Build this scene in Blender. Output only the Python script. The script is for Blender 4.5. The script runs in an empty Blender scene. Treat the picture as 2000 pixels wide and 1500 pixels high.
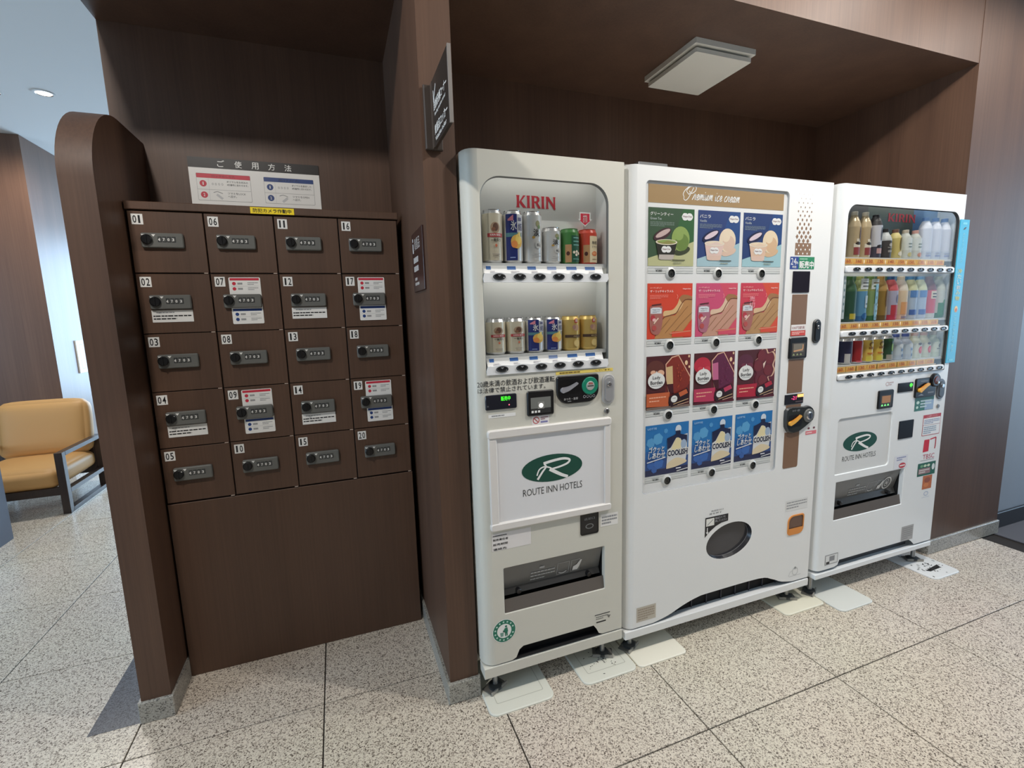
import bpy, math, random
from mathutils import Vector, Matrix
random.seed(7)
scn = bpy.context.scene
COL = scn.collection
# ------------------------------------------------------------------ camera
cam = bpy.data.cameras.new('camera'); camo = bpy.data.objects.new('camera', cam); COL.objects.link(camo)
R_ = Vector((0.93677651, -0.34876136, -0.02855331)); U_ = Vector((0.07740507, 0.12695022, 0.98888427)); F_ = Vector((0.34125977, 0.92857372, -0.14591989))
M = Matrix((R_, U_, -F_)).transposed().to_4x4(); M.translation = Vector((0.74157, -1.08195, 1.37755))
camo.matrix_world = M
cam.sensor_fit = 'HORIZONTAL'; cam.sensor_width = 36; cam.lens = 923.62 * 36 / 2000; cam.clip_start = .02
scn.camera = camo
# ------------------------------------------------------------------ world, exposure, lights
vs = scn.view_settings
vs.view_transform = 'Standard'; vs.look = 'None'; vs.exposure = -0.27; vs.gamma = 1.0; vs.use_curve_mapping = False
w = bpy.data.worlds.new('world'); scn.world = w; w.use_nodes = True
w.node_tree.nodes['Background'].inputs[0].default_value = (.75, .85, 1, 1); w.node_tree.nodes['Background'].inputs[1].default_value = .02

def area(name, loc, rot, sx, sy, power, color, spread=180):
    l = bpy.data.lights.new(name, 'AREA'); l.shape = 'RECTANGLE'; l.size = sx; l.size_y = sy; l.energy = power; l.color = color
    l.spread = math.radians(spread)
    o = bpy.data.objects.new(name, l); o.location = loc; o.rotation_euler = rot; COL.objects.link(o); return o
DAY = (.52, .75, 1.0)
area('daylight_lobby_window', (0.2, 8.55, 1.45), (math.radians(-90), 0, 0), 5.0, 2.5, 620, DAY)
area('daylight_corridor_window', (8.4, -1.2, 1.5), (0, math.radians(90), 0), 2.4, 2.6, 140, DAY)
area('daylight_entrance_window', (-5.9, -.6, 1.5), (0, math.radians(-90), 0), 2.4, 3.0, 240, DAY)
WARM = (1.0, .945, .875)
DOWN = [(-.05, -.5), (2.5, -.5), (3.4, -.28), (4.4, -.5)]

# ------------------------------------------------------------------ materials
def lin(c):
    return tuple(((v / 255) / 12.92 if v / 255 <= .04045 else ((v / 255 + .055) / 1.055) ** 2.4) for v in c) + (1,)
MATS = {}
def mat(name, rgb=(200, 200, 200), rough=.5, metal=0., emit=0., coat=0., spec=.5):
    if name in MATS: return MATS[name]
    m = bpy.data.materials.new(name); m.use_nodes = True; b = m.node_tree.nodes['Principled BSDF']
    b.inputs['Base Color'].default_value = lin(rgb); b.inputs['Roughness'].default_value = rough; b.inputs['Metallic'].default_value = metal
    b.inputs['Specular IOR Level'].default_value = spec
    if coat: b.inputs['Coat Weight'].default_value = coat; b.inputs['Coat Roughness'].default_value = .08
    if emit: b.inputs['Emission Color'].default_value = lin(rgb); b.inputs['Emission Strength'].default_value = emit
    MATS[name] = m; return m
def C(rgb, rough=.45):
    return mat('paint_%02x%02x%02x_%d' % (rgb[0], rgb[1], rgb[2], int(rough * 100)), rgb, rough)
def nodes(m): return m.node_tree.nodes, m.node_tree.links
def wood(name, a, b, rough=.42):
    m = mat(name, a, rough); n, l = nodes(m); p = n['Principled BSDF']
    g = n.new('ShaderNodeNewGeometry'); mp = n.new('ShaderNodeMapping'); mp.inputs['Scale'].default_value = (150, 150, 2.2)
    ns = n.new('ShaderNodeTexNoise'); ns.inputs['Scale'].default_value = 1.0; ns.inputs['Detail'].default_value = 3
    l.new(g.outputs['Position'], mp.inputs[0]); l.new(mp.outputs[0], ns.inputs['Vector'])
    mp2 = n.new('ShaderNodeMapping'); mp2.inputs['Scale'].default_value = (9, 9, .5); n2 = n.new('ShaderNodeTexNoise'); n2.inputs['Scale'].default_value = 1.0
    l.new(g.outputs['Position'], mp2.inputs[0]); l.new(mp2.outputs[0], n2.inputs['Vector'])
    ad = n.new('ShaderNodeMath'); ad.operation = 'MULTIPLY_ADD'; ad.inputs[1].default_value = .5
    l.new(n2.outputs['Fac'], ad.inputs[0])
    h = n.new('ShaderNodeMath'); h.operation = 'MULTIPLY'; h.inputs[1].default_value = .5; l.new(ns.outputs['Fac'], h.inputs[0]); l.new(h.outputs[0], ad.inputs[2])
    cr = n.new('ShaderNodeValToRGB'); cr.color_ramp.elements[0].position = .33; cr.color_ramp.elements[1].position = .68
    cr.color_ramp.elements[0].color = lin(b); cr.color_ramp.elements[1].color = lin(a)
    l.new(ad.outputs[0], cr.inputs[0]); l.new(cr.outputs[0], p.inputs['Base Color'])
    bp = n.new('ShaderNodeBump'); bp.inputs['Strength'].default_value = .06; bp.inputs['Distance'].default_value = .001
    l.new(ns.outputs['Fac'], bp.inputs['Height']); l.new(bp.outputs[0], p.inputs['Normal'])
    return m
def granite(name, base, dark, mid, rough=.3, scale=290):
    m = mat(name, base, rough); n, l = nodes(m); p = n['Principled BSDF']
    g = n.new('ShaderNodeNewGeometry')
    ns = n.new('ShaderNodeTexNoise'); ns.inputs['Scale'].default_value = scale * .6; ns.inputs['Detail'].default_value = 1
    l.new(g.outputs['Position'], ns.inputs['Vector'])
    wp = n.new('ShaderNodeVectorMath'); wp.operation = 'MULTIPLY_ADD'; wp.inputs[1].default_value = (.006, .006, .006); l.new(ns.outputs['Color'], wp.inputs[0]); l.new(g.outputs['Position'], wp.inputs[2])
    vo = n.new('ShaderNodeTexVoronoi'); vo.inputs['Scale'].default_value = scale; l.new(wp.outputs[0], vo.inputs['Vector'])
    sp = n.new('ShaderNodeSeparateColor'); l.new(vo.outputs['Color'], sp.inputs[0])
    cr = n.new('ShaderNodeValToRGB'); e = cr.color_ramp.elements
    e[0].position = .05; e[0].color = lin(dark); e[1].position = .62; e[1].color = lin(base)
    k = cr.color_ramp.elements.new(.26); k.color = lin(mid)
    l.new(sp.outputs[0], cr.inputs[0])
    n2 = n.new('ShaderNodeTexNoise'); n2.inputs['Scale'].default_value = 1.3; l.new(g.outputs['Position'], n2.inputs['Vector'])
    mx = n.new('ShaderNodeMixRGB'); mx.blend_type = 'MULTIPLY'; mx.inputs[0].default_value = .1
    l.new(cr.outputs[0], mx.inputs[1]); l.new(n2.outputs['Color'], mx.inputs[2]); l.new(mx.outputs[0], p.inputs['Base Color'])
    return m
def glass(name, tint=(1, 1, 1), refl=1.0, alpha_tint=None):
    if name in MATS: return MATS[name]
    m = bpy.data.materials.new(name); m.use_nodes = True; n, l = nodes(m); n.clear()
    o = n.new('ShaderNodeOutputMaterial'); t = n.new('ShaderNodeBsdfTransparent'); t.inputs[0].default_value = tint + (1,)
    gl = n.new('ShaderNodeBsdfGlossy'); gl.inputs['Roughness'].default_value = .04
    fr = n.new('ShaderNodeFresnel'); fr.inputs[0].default_value = 1.35
    mu = n.new('ShaderNodeMath'); mu.operation = 'MULTIPLY'; mu.inputs[1].default_value = refl; l.new(fr.outputs[0], mu.inputs[0])
    mx = n.new('ShaderNodeMixShader'); l.new(mu.outputs[0], mx.inputs[0]); l.new(t.outputs[0], mx.inputs[1]); l.new(gl.outputs[0], mx.inputs[2]); l.new(mx.outputs[0], o.inputs[0])
    MATS[name] = m; return m
def scuffed(name, rgb, dark, thr=.62, scale=30):
    m = mat(name, rgb, .45); n, l = nodes(m); p = n['Principled BSDF']
    tc = n.new('ShaderNodeTexCoord'); ns = n.new('ShaderNodeTexNoise'); ns.inputs['Scale'].default_value = scale; ns.inputs['Detail'].default_value = 6; ns.inputs['Roughness'].default_value = .75
    l.new(tc.outputs['Object'], ns.inputs['Vector'])
    cr = n.new('ShaderNodeValToRGB'); cr.color_ramp.elements[0].position = thr; cr.color_ramp.elements[0].color = lin(rgb)
    cr.color_ramp.elements[1].position = thr + .03; cr.color_ramp.elements[1].color = lin(dark)
    l.new(ns.outputs['Fac'], cr.inputs[0]); l.new(cr.outputs[0], p.inputs['Base Color']); return m

WOOD = wood('walnut_laminate', (94, 69, 54), (77, 55, 43), .5)
WOODL = wood('locker_laminate', (94, 69, 54), (80, 58, 45), .5)
GRAN = granite('beige_granite', (226, 216, 200), (98, 87, 78), (183, 171, 156), .26)
GRANB = granite('grey_granite_base', (176, 174, 166), (88, 88, 84), (150, 148, 140), .35)
GRAND = granite('dark_granite', (92, 96, 104), (30, 34, 40), (58, 62, 70), .3)
JOINT = C((44, 38, 34), .9)
WHITEPL = mat('white_steel', (236, 237, 236), .35)
WHITE3 = mat('white_steel_cool', (236, 239, 240), .33)
BEIGE = mat('beige_steel', (213, 211, 200), .35)
PANEL = mat('panel_white', (240, 241, 241), .3)
BLACK = mat('black_plastic', (22, 22, 24), .28)
DGREY = mat('dark_grey_plastic', (58, 60, 61), .35)
MGREY = mat('mid_grey_plastic', (104, 105, 102), .4)
DARK = mat('dark_void', (12, 11, 12), .8)
CHROME = mat('chrome', (205, 205, 208), .18, 1.0)
STEEL = mat('brushed_steel', (150, 150, 150), .35, .9)
PRINT = C((25, 25, 28)); PW = C((240, 240, 238)); PGREY = C((150, 152, 155)); PRED = C((205, 48, 70)); PBLUE = C((36, 66, 130))
GREEN = C((16, 74, 60)); GOLD = C((168, 138, 96)); BROWN = C((132, 102, 80), .3)
GLASS = glass('clear_glass', (.985, .99, .985), .5); SMOKE = mat('guard_grey', (98, 92, 88), .2); SMOKE2 = glass('dark_smoky_plastic', (.5, .5, .52), 1.2)

# ------------------------------------------------------------------ mesh builder
class MB:
    def __init__(s, xf=None): s.v = []; s.f = []; s.mi = []; s.sm = []; s.ms = []; s.xf = xf
    def m(s, mt):
        if mt not in s.ms: s.ms.append(mt)
        return s.ms.index(mt)
    def add(s, vs_, fs, mt, smooth=False):
        b = len(s.v)
        if s.xf: vs_ = [s.xf(*p) for p in vs_]
        s.v += [tuple(p) for p in vs_]; k = s.m(mt)
        for f in fs: s.f.append([i + b for i in f]); s.mi.append(k); s.sm.append(smooth)
        return s
    def box(s, x0, x1, y0, y1, z0, z1, mt):
        v = [(x, y, z) for x in (x0, x1) for y in (y0, y1) for z in (z0, z1)]
        return s.add(v, [(0, 1, 3, 2), (4, 6, 7, 5), (0, 4, 5, 1), (2, 3, 7, 6), (0, 2, 6, 4), (1, 5, 7, 3)], mt)
    def bbox(s, x0, x1, y0, y1, z0, z1, mt, b=.004):       # box with bevelled front (-y) and all-round chamfer
        v = []
        for (y, i) in ((y0, b), (y0 + b, 0), (y1 - b, 0), (y1, b)):
            v += [(x0 + i, y, z0 + i), (x1 - i, y, z0 + i), (x1 - i, y, z1 - i), (x0 + i, y, z1 - i)]
        f = [(0, 1, 2, 3), (15, 14, 13, 12)]
        for r in range(3):
            for k in range(4):
                a = r * 4 + k; c = r * 4 + (k + 1) % 4; f.append((a, a + 4, c + 4, c))
        return s.add(v, f, mt)
    def prism(s, poly, y0, y1, mt, side=None, back=True, smooth=False):   # poly in (x,z), front face at y0
        n = len(poly); v = [(x, y0, z) for x, z in poly] + [(x, y1, z) for x, z in poly]
        s.add(v[:n], [tuple(range(n))], mt)
        s.add(v, [(i, i + n, (i + 1) % n + n, (i + 1) % n) for i in range(n)], side or mt, smooth)
        if back: s.add(v[n:], [tuple(reversed(range(n)))], side or mt)
        return s
    def plate(s, x0, x1, z0, z1, y0, y1, mt, r=.005, b=.0, n=4):
        if b:
            ri = tuple(max(q - b, .0005) for q in r) if isinstance(r, tuple) else max(r - b, .0005)
            s.ring(rr(x0 + b, x1 - b, z0 + b, z1 - b, ri, n), y0, rr(x0, x1, z0, z1, r, n), y0 + b, mt, True)
            s.flat(rr(x0 + b, x1 - b, z0 + b, z1 - b, ri, n), y0, mt)
            p = rr(x0, x1, z0, z1, r, n); s.ring(p, y0 + b, p, y1, mt, True); return s
        return s.prism(rr(x0, x1, z0, z1, r, n), y0, y1, mt, back=False)
    def ring(s, p, y0, q, y1, mt, smooth=False):           # loops of the same length
        n = len(p); v = [(x, y0, z) for x, z in p] + [(x, y1, z) for x, z in q]
        return s.add(v, [(i, i + n, (i + 1) % n + n, (i + 1) % n) for i in range(n)], mt, smooth)
    def flat(s, poly, y, mt): return s.add([(x, y, z) for x, z in poly], [tuple(range(len(poly)))], mt)
    def rect(s, x0, x1, z0, z1, y, mt): return s.flat([(x0, z0), (x1, z0), (x1, z1), (x0, z1)], y, mt)
    def ell(s, cx, cz, a, b, y, mt, n=24, rot=0): return s.flat(ellp(cx, cz, a, b, n, rot), y, mt)
    def disc(s, cx, cz, r, y0, y1, mt, n=20, b=0):
        if b:
            s.ring(ellp(cx, cz, r - b, r - b, n), y0, ellp(cx, cz, r, r, n), y0 + b, mt, True); s.ell(cx, cz, r - b, r - b, y0, mt, n)
            p = ellp(cx, cz, r, r, n); return s.ring(p, y0 + b, p, y1, mt, True)
        return s.prism(ellp(cx, cz, r, r, n), y0, y1, mt, back=False, smooth=True)
    def lathe(s, prof, cx, cy, cz, seg=24):                # prof: (r, z, material of the band that starts here)
        for k in range(len(prof) - 1):
            r0, z0, mt = prof[k]; r1, z1 = prof[k + 1][:2]; v = []
            for i in range(seg):
                a = 2 * math.pi * i / seg; c, q = math.cos(a), math.sin(a)
                v += [(cx + r0 * c, cy + r0 * q, cz + z0), (cx + r1 * c, cy + r1 * q, cz + z1)]
            s.add(v, [(2 * i, 2 * ((i + 1) % seg), 2 * ((i + 1) % seg) + 1, 2 * i + 1) for i in range(seg)], mt, True)
        return s
    def ribbon(s, pts, w, y, mt, steps=5, w1=None):
        s.rk = (getattr(s, 'rk', 0) + 1) % 24; y -= s.rk * .00002
        P = catmull(pts, steps); n = len(P); L = []
        for i in range(n):
            a = P[max(i - 1, 0)]; b = P[min(i + 1, n - 1)]; dx, dz = b[0] - a[0], b[1] - a[1]; d = math.hypot(dx, dz) or 1
            ww = w if w1 is None else w + (w1 - w) * i / (n - 1)
            L.append((P[i][0] - dz / d * ww / 2, y, P[i][1] + dx / d * ww / 2)); L.append((P[i][0] + dz / d * ww / 2, y, P[i][1] - dx / d * ww / 2))
        return s.add(L, [(2 * i, 2 * i + 1, 2 * i + 3, 2 * i + 2) for i in range(n - 1)], mt)
    def text(s, body, x0, x1, z0, z1, y, mt, bold=0, res=2, shear=0, keep=False, align='L'):
        res = max(res, 2)
        if body == '1' and x1 - x0 > (z1 - z0) * .4: c_ = (x0 + x1) / 2; x0, x1 = c_ - (z1 - z0) * .16, c_ + (z1 - z0) * .16
        cjk = any(ord(c) > 0x2000 for c in body); vv, ff, (a0, a1, b0, b1) = glyphs(body, 0 if cjk else bold, res, shear)
        if cjk and bold > 0:
            d = bold * (b1 - b0) * .9; N_ = len(vv); v2 = []; f2 = []
            for k, (dx, dz) in enumerate(((d, 0), (-d, 0), (0, d), (0, -d))): v2 += [(p[0] + dx, p[1] + dz, k * .00006) for p in vv]; f2 += [tuple(i + k * N_ for i in f) for f in ff]
            vv, ff = v2, f2
        sx = (x1 - x0) / (a1 - a0); sz = (z1 - z0) / (b1 - b0); ox = x0
        if keep:
            sx2 = min(sx, sz); ox = x0 if align == 'L' else (x0 + x1) / 2 - sx2 * (a1 - a0) / 2; sx = sx2
        return s.add([(ox + (p[0] - a0) * sx, y - (p[2] if len(p) > 2 else 0), z0 + (p[1] - b0) * sz) for p in vv], ff, mt)
    def greek(s, x0, x1, z0, z1, n, y, mt, rnd, fill=.55):  # tiny unreadable print
        h = (z1 - z0) / n
        for i in range(n):
            z = z1 - (i + .5) * h; x = x0; e = x0 + (x1 - x0) * (1 if i < n - 1 else .6)
            while x < e:
                wd = min((x1 - x0) * rnd.uniform(.06, .16), e - x); s.rect(x, x + wd * .85, z - h * fill / 2, z + h * fill / 2, y, mt); x += wd
        return s
    def build(s, name, parent=None, label=None, kind=None):
        if name in ('display_text', 'flap_print', 'return_print', 'dot_pattern', 'emblem_print'): kind = 'stuff'
        me = bpy.data.meshes.new(name); me.from_pydata(s.v, [], s.f)
        for mt in s.ms: me.materials.append(mt)
        me.polygons.foreach_set('material_index', s.mi); me.polygons.foreach_set('use_smooth', s.sm); me.update()
        o = bpy.data.objects.new(name, me); COL.objects.link(o)
        if parent: o.parent = parent
        if label: o['label'] = label
        if kind: o['kind'] = kind
        return o
def rr(x0, x1, z0, z1, r, n=4):
    rs = r if isinstance(r, (tuple, list)) else (r,) * 4   # bl, br, tr, tl
    out = []
    for (cx, cz, q, a0) in ((x0 + rs[0], z0 + rs[0], rs[0], 180), (x1 - rs[1], z0 + rs[1], rs[1], 270), (x1 - rs[2], z1 - rs[2], rs[2], 0), (x0 + rs[3], z1 - rs[3], rs[3], 90)):
        for i in range(n + 1):
            a = math.radians(a0 + 90 * i / n); out.append((cx + q * math.cos(a), cz + q * math.sin(a)))
    return out
def ellp(cx, cz, a, b, n=24, rot=0):
    c, q = math.cos(rot), math.sin(rot)
    return [(cx + a * math.cos(t) * c - b * math.sin(t) * q, cz + a * math.cos(t) * q + b * math.sin(t) * c) for t in (2 * math.pi * i / n for i in range(n))]
def catmull(p, steps):
    if len(p) < 3: return list(p)
    o = []; q = [p[0]] + list(p) + [p[-1]]
    for i in range(1, len(q) - 2):
        for k in range(steps):
            t = k / steps; o.append(tuple(.5 * (2 * q[i][j] + (q[i + 1][j] - q[i - 1][j]) * t + (2 * q[i - 1][j] - 5 * q[i][j] + 4 * q[i + 1][j] - q[i + 2][j]) * t * t + (3 * q[i][j] - q[i - 1][j] - 3 * q[i + 1][j] + q[i + 2][j]) * t ** 3) for j in (0, 1)))
    o.append(tuple(p[-1])); return o
_tc = bpy.data.curves.new('lettering', 'FONT'); _to = bpy.data.objects.new('lettering', _tc); COL.objects.link(_to); _cache = {}
def glyphs(body, bold, res, shear):
    k = (body, bold, res, shear)
    if k not in _cache:
        _tc.body = body; _tc.size = 1; _tc.offset = bold; _tc.resolution_u = res; _tc.shear = shear; _tc.dimensions = '2D'; _tc.fill_mode = 'FRONT'
        bpy.context.view_layer.update()
        me = _to.to_mesh(); vv = [(v.co.x, v.co.y) for v in me.vertices]; ff = [tuple(p.vertices) for p in me.polygons]; _to.to_mesh_clear()
        xs = [p[0] for p in vv]; ys = [p[1] for p in vv]; _cache[k] = (vv, ff, (min(xs), max(xs), min(ys), max(ys)))
    return _cache[k]
def thing(name, label, cat, loc, rotz=0, group=None):
    o = bpy.data.objects.new(name, None); o.empty_display_size = .1; o.location = loc; o.rotation_euler = (0, 0, rotz); COL.objects.link(o)
    return tag(o, label, cat, group)
def tag(o, label, cat, group=None):
    o['label'] = label; o['category'] = cat
    if group: o['group'] = group
    return o
def struct(o, label=None):
    o['kind'] = 'structure'
    if label: o['label'] = label
    return o
def part(ob, parent, name=None):
    c = ob.copy(); COL.objects.link(c); c.parent = parent
    if name: c.name = name
    return c

# ================================================================== SETTING
T = .6
fl = MB(); fl.box(-8, 8.6, -4, 9, -.06, -.006, JOINT); floor = struct(fl.build('floor'), 'beige granite tile floor with thin dark joints')
tm = MB(); g_ = .0022
tm.add([(g_ + b, g_ + a, z) for z, b2 in ((-.006, 0), (-.001, 0), (0, .001)) for b, a in ((b2, b2), (T - 2 * g_ - b2, b2), (T - 2 * g_ - b2, T - 2 * g_ - b2), (b2, T - 2 * g_ - b2))],
       [(8, 9, 10, 11)] + [(r * 4 + k, r * 4 + (k + 1) % 4, r * 4 + 4 + (k + 1) % 4, r * 4 + 4 + k) for r in (0, 1) for k in range(4)], GRAN)
tile0 = None
for i in range(-7, 7):
    for j in range(-4, 14):
        if i >= 0 and j >= 3: continue
        if tile0 is None: tile0 = tm.build('floor_tile', floor); o = tile0
        else: o = part(tile0, floor, 'floor_tile')
        o.location = (i * T, j * T, 0)
bd = MB(); bd.box(-.155, -.002, .757, 1.34, -.004, .0008, GRAND); bd.build('border_tile', floor, 'dark grey granite border strip')
bd = MB(); bd.box(4.333, 8.6, -4, .47, -.004, .0012, mat('charcoal_carpet', (92, 92, 98), .9)); bd.build('corridor_flooring', floor, 'dark grey corridor flooring')

WHT = C((226, 228, 228), .8)
c_ = MB(); c_.box(-8, 8.6, -4, 9, 3.0, 3.08, WHT); struct(c_.build('ceiling'), 'white plaster lobby ceiling')
c_ = MB(); c_.box(0, 3.72, .432, 1.25, 2.5, 2.998, WOOD); struct(c_.build('ceiling_alcove'), 'dark wood dropped ceiling of the vending alcove')
b_ = MB(); b_.box(0, 4.36, 1.25, 1.34, 0, 2.998, WOOD); struct(b_.build('wall_back'), 'dark walnut back wall of the alcove')
b_ = MB(); b_.box(3.72, 4.36, .43, 1.25, 0, 2.998, WOOD); struct(b_.build('wall_right'), 'dark walnut wall pier beside the last machine')
b_ = MB(); b_.box(1.03, 1.133, .43, 1.25, 0, 2.5, WOOD); struct(b_.build('wall_divider'), 'dark walnut partition between lockers and machines')
# left partition with the rounded top corner
pr = [(.757, .0), (.757, 1.82)] + [(.757 + .255 * (1 - math.cos(t)), 1.82 + .255 * math.sin(t)) for t in (math.pi / 2 * k / 14 for k in range(1, 15))] + [(1.25, 2.075), (1.25, 0)]
b_ = MB(); n = len(pr)
b_.add([(.008, y, z) for y, z in pr], [tuple(range(n))], WOOD); b_.add([(.097, y, z) for y, z in pr], [tuple(reversed(range(n)))], WOOD)
vv = [(x, y, z) for x in (.008, .097) for y, z in pr]
b_.add(vv, [(i, i + n, i + 1 + n, i + 1) for i in range(n - 1)], WOOD, True)
struct(b_.build('wall_left'), 'walnut end partition with a rounded top corner')
# stone bases
def base(name, x0, x1, y0, y1, m=GRANB, h=.08):
    b = MB(); b.bbox(x0, x1, y0, y1, 0, h, m, .003); return struct(b.build(name), 'speckled grey granite baseboard')
base('baseboard_left', -.001, .105, .747, 1.245)
base('baseboard_divider', 1.02, 1.139, .419, 1.245)
base('baseboard_right', 3.70, 4.365, .419, .60)
# corridor beyond the pier, rear and outer walls
GWALL = C((150, 160, 172), .6)
b_ = MB(); b_.box(4.36, 8.6, .47, .55, 0, 3, GWALL); struct(b_.build('wall_corridor'), 'grey painted corridor wall past the walnut pier')
b_ = MB(); b_.bbox(4.366, 8.6, .452, .47, 0, .1, C((42, 44, 50)), .003); struct(b_.build('baseboard_corridor'), 'dark baseboard of the grey corridor wall')
CRM = C((150, 136, 122), .8)
b_ = MB(); b_.box(-8, 8.6, -4.1, -4.0, 0, 3, CRM); struct(b_.build('wall_front'))
LW = wood('lobby_walnut_gloss', (118, 88, 70), (100, 73, 58), .38)
b_ = MB(); b_.box(-8, -1.64, 4.35, 9, 0, 2.998, LW); struct(b_.build('wall_lobby'), 'satin walnut wall behind the lounge chair')
for nm, (x0, x1, y0, y1) in (('wall_lobby_left', (-8.1, -8, -4, 9)),):
    b_ = MB(); b_.box(x0, x1, y0, y1, 0, 3, CRM); struct(b_.build(nm))
# daylight windows (frames and panes stand before the daylight)
def window(name, x0, x1, y0, y1, along):
    fr = MB(); W = C((70, 62, 58))
    zz = (.15, 2.75); L = x1 - x0 if along == 'x' else y1 - y0; n = 4
    for k in range(n + 1):
        q = (x0 if along == 'x' else y0) + L * k / n
        if along == 'x': fr.box(q - .03, q + .03, y0, y1, zz[0], zz[1], W)
        else: fr.box(x0, x1, q - .03, q + .03, zz[0], zz[1], W)
    fr.box(x0, x1, y0, y1, zz[0] - .05, zz[0], W); fr.box(x0, x1, y0, y1, zz[1], zz[1] + .05, W)
    return struct(fr.build(name))
window('window_1', -2.3, 2.7, 8.40, 8.45, 'x'); window('window_2', 8.25, 8.3, -2.5, .1, 'y'); window('window_3', -5.8, -5.75, -2.1, .9, 'y')

# ================================================================== LAMPS
def downlight(x, y, power, label, visible=True):
    t = thing('downlight', label, 'light', (x, y, 2.999), 0, 'recessed ceiling downlights')
    r = MB(); r.ring([(a, b) for a, b in ellp(0, 0, .062, .062)], 0, ellp(0, 0, .05, .05), 0, WHT)
    r2 = MB(lambda a, y_, b: (a, b, -y_)); r2.ring(ellp(0, 0, .064, .064), -.001, ellp(0, 0, .064, .064), .004, WHT, True); r2.ring(ellp(0, 0, .064, .064), .004, ellp(0, 0, .048, .048), .004, WHT); r2.ring(ellp(0, 0, .048, .048), .004, ellp(0, 0, .044, .044), .0, CHROME, True)
    r2.build('trim_ring', t)
    d = MB(lambda a, y_, b: (a, b, -y_)); d.ell(0, 0, .044, .044, .0008, mat('lamp_lens', (255, 244, 228), .4, emit=8)); d.build('lens', t)
    l = bpy.data.lights.new('downlight_lamp', 'SPOT'); l.energy = power; l.color = WARM; l.spot_size = math.radians(172); l.spot_blend = .35; l.shadow_soft_size = .06
    lo = bpy.data.objects.new('downlight_lamp', l); lo.location = (0, 0, -.02); lo.parent = t; COL.objects.link(lo)
    return t
for x, y in DOWN:
    downlight(x, y, {-.05: 135, 2.5: 150, 3.4: 62, 4.4: 85}[x], 'recessed corridor downlight before the ' + {-.05: 'lockers', 2.5: 'ice cream machine', 3.4: 'soft drink machine', 4.4: 'walnut pier'}[x])
downlight(-1.04, 3.39, 80, 'small recessed downlight with a chrome reflector over the lounge chair')
downlight(-1.36, 3.46, 80, 'bright glaring downlight in the white lobby ceiling')

# ================================================================== LOCKERS
LX, LY = .105, .945
lk = thing('locker_cabinet', 'dark brown valuables locker with twenty numbered combination-lock doors', 'locker', (LX, LY, 0))
m = MB(); m.box(0, .905, .02, .30, 0, 1.768, WOODL); m.box(0, .905, .012, .02, .70, 1.768, C((30, 20, 16))); m.build('body', lk)
m = MB(); m.bbox(-.003, .908, -.006, .30, 1.769, 1.796, WOODL, .002); m.build('top_board', lk)
m = MB(); m.bbox(0, .905, 0, .02, .0, .709, WOODL, .0015); m.build('lower_panel', lk)
rnd = random.Random(3)
ROWZ = [1.766, 1.5545, 1.3445, 1.1345, .9240, .7130]
dm = MB(); dm.bbox(.0017, .2235, 0, .012, -.2085, -.0015, WOODL, .0012)
lockm = MB(); lockm.plate(.035, .160, -.125, -.075, -.0135, 0, MGREY, .006, .003)
for q in (.037, .067): lockm.flat([(q, -.080), (q + .012, -.080), (q + .006, -.088)], -.0138, PW)
for k in range(4):
    x = .089 + k * .0137; lockm.rect(x - .0042, x + .0078, -.1065, -.087, -.0137, DGREY); lockm.plate(x - .001, x + .0048, -.1035, -.092, -.0152, -.0136, MGREY, .001); lockm.text(str((k * 3 + 4) % 10), x - .0032, x + .0028, -.1025, -.0925, -.0154, PW, .02)
knobm = MB(); knobm.disc(.0535, -.0975, .0165, -.024, -.0134, BLACK, 20, .003); knobm.box(.0515, .0555, -.0275, -.024, -.112, -.083, BLACK)
hing = MB(); hing.box(.209, .2215, -.0015, .003, -.2115, -.2085, C((190, 172, 160)))
notice = MB(); nx = notice; nx.plate(.034, .159, -.170, -.128, -.0016, 0, PW, .001); nx.greek(.048, .140, -.139, -.133, 1, -.002, PGREY, rnd); nx.greek(.038, .155, -.163, -.143, 2, -.002, PRINT, rnd, .42)
instr = MB()
instr.plate(.057, .161, -.062 - .03, -.0135, -.0016, 0, PW, .004); instr.plate(.057, .161, -.184, -.110, -.0016, 0, PW, .004)
for zt, cc in ((-.015, PRED), (-.127, PBLUE)):
    instr.rect(.061, .157, zt - .0095, zt - .001, -.002, cc)
    for q in (.021, .040):
        instr.ell(.0735, zt - q, .0062, .0062, -.002, cc, 14); instr.greek(.085, .112, zt - q - .005, zt - q + .005, 1, -.002, PGREY, rnd, .7); instr.greek(.118, .153, zt - q - .006, zt - q + .006, 2, -.002, PGREY, rnd, .4)
    instr.rect(.064, .154, zt - .031, zt - .0305, -.002, PGREY)
first = None
for c in range(4):
    for r in range(5):
        num = '%02d' % (c * 5 + r + 1)
        o = dm.build('door', lk) if first is None else part(first[0], lk, 'door')
        o.location = (c * .226, 0, ROWZ[r]); o['label'] = 'locker door numbered ' + num
        nm = MB(); nm.plate(.0125, .0455, -.0465, -.0115, -.0016, 0, PW, .0008)
        for ch, xa in ((num[0], .0165), (num[1], .0305)): nm.text(ch, *((xa, xa + .0108) if ch != '1' else (xa + .0015, xa + .0075)), -.042, -.016, -.002, PRINT, .014)
        nm.build('number_plate', o)
        if first is None: first = (o, lockm.build('combination_lock', o), knobm.build('knob', o), hing.build('hinge_pin', o))
        else:
            for q, nme in zip(first[1:], ('combination_lock', 'knob', 'hinge_pin')): part(q, o, nme)
        if num in ('02', '04', '12', '14'): notice.build('notice_label', o)
        if num in ('07', '09', '17', '19'): instr.build('instruction_label', o, 'red and blue instruction label behind the lock')
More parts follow.
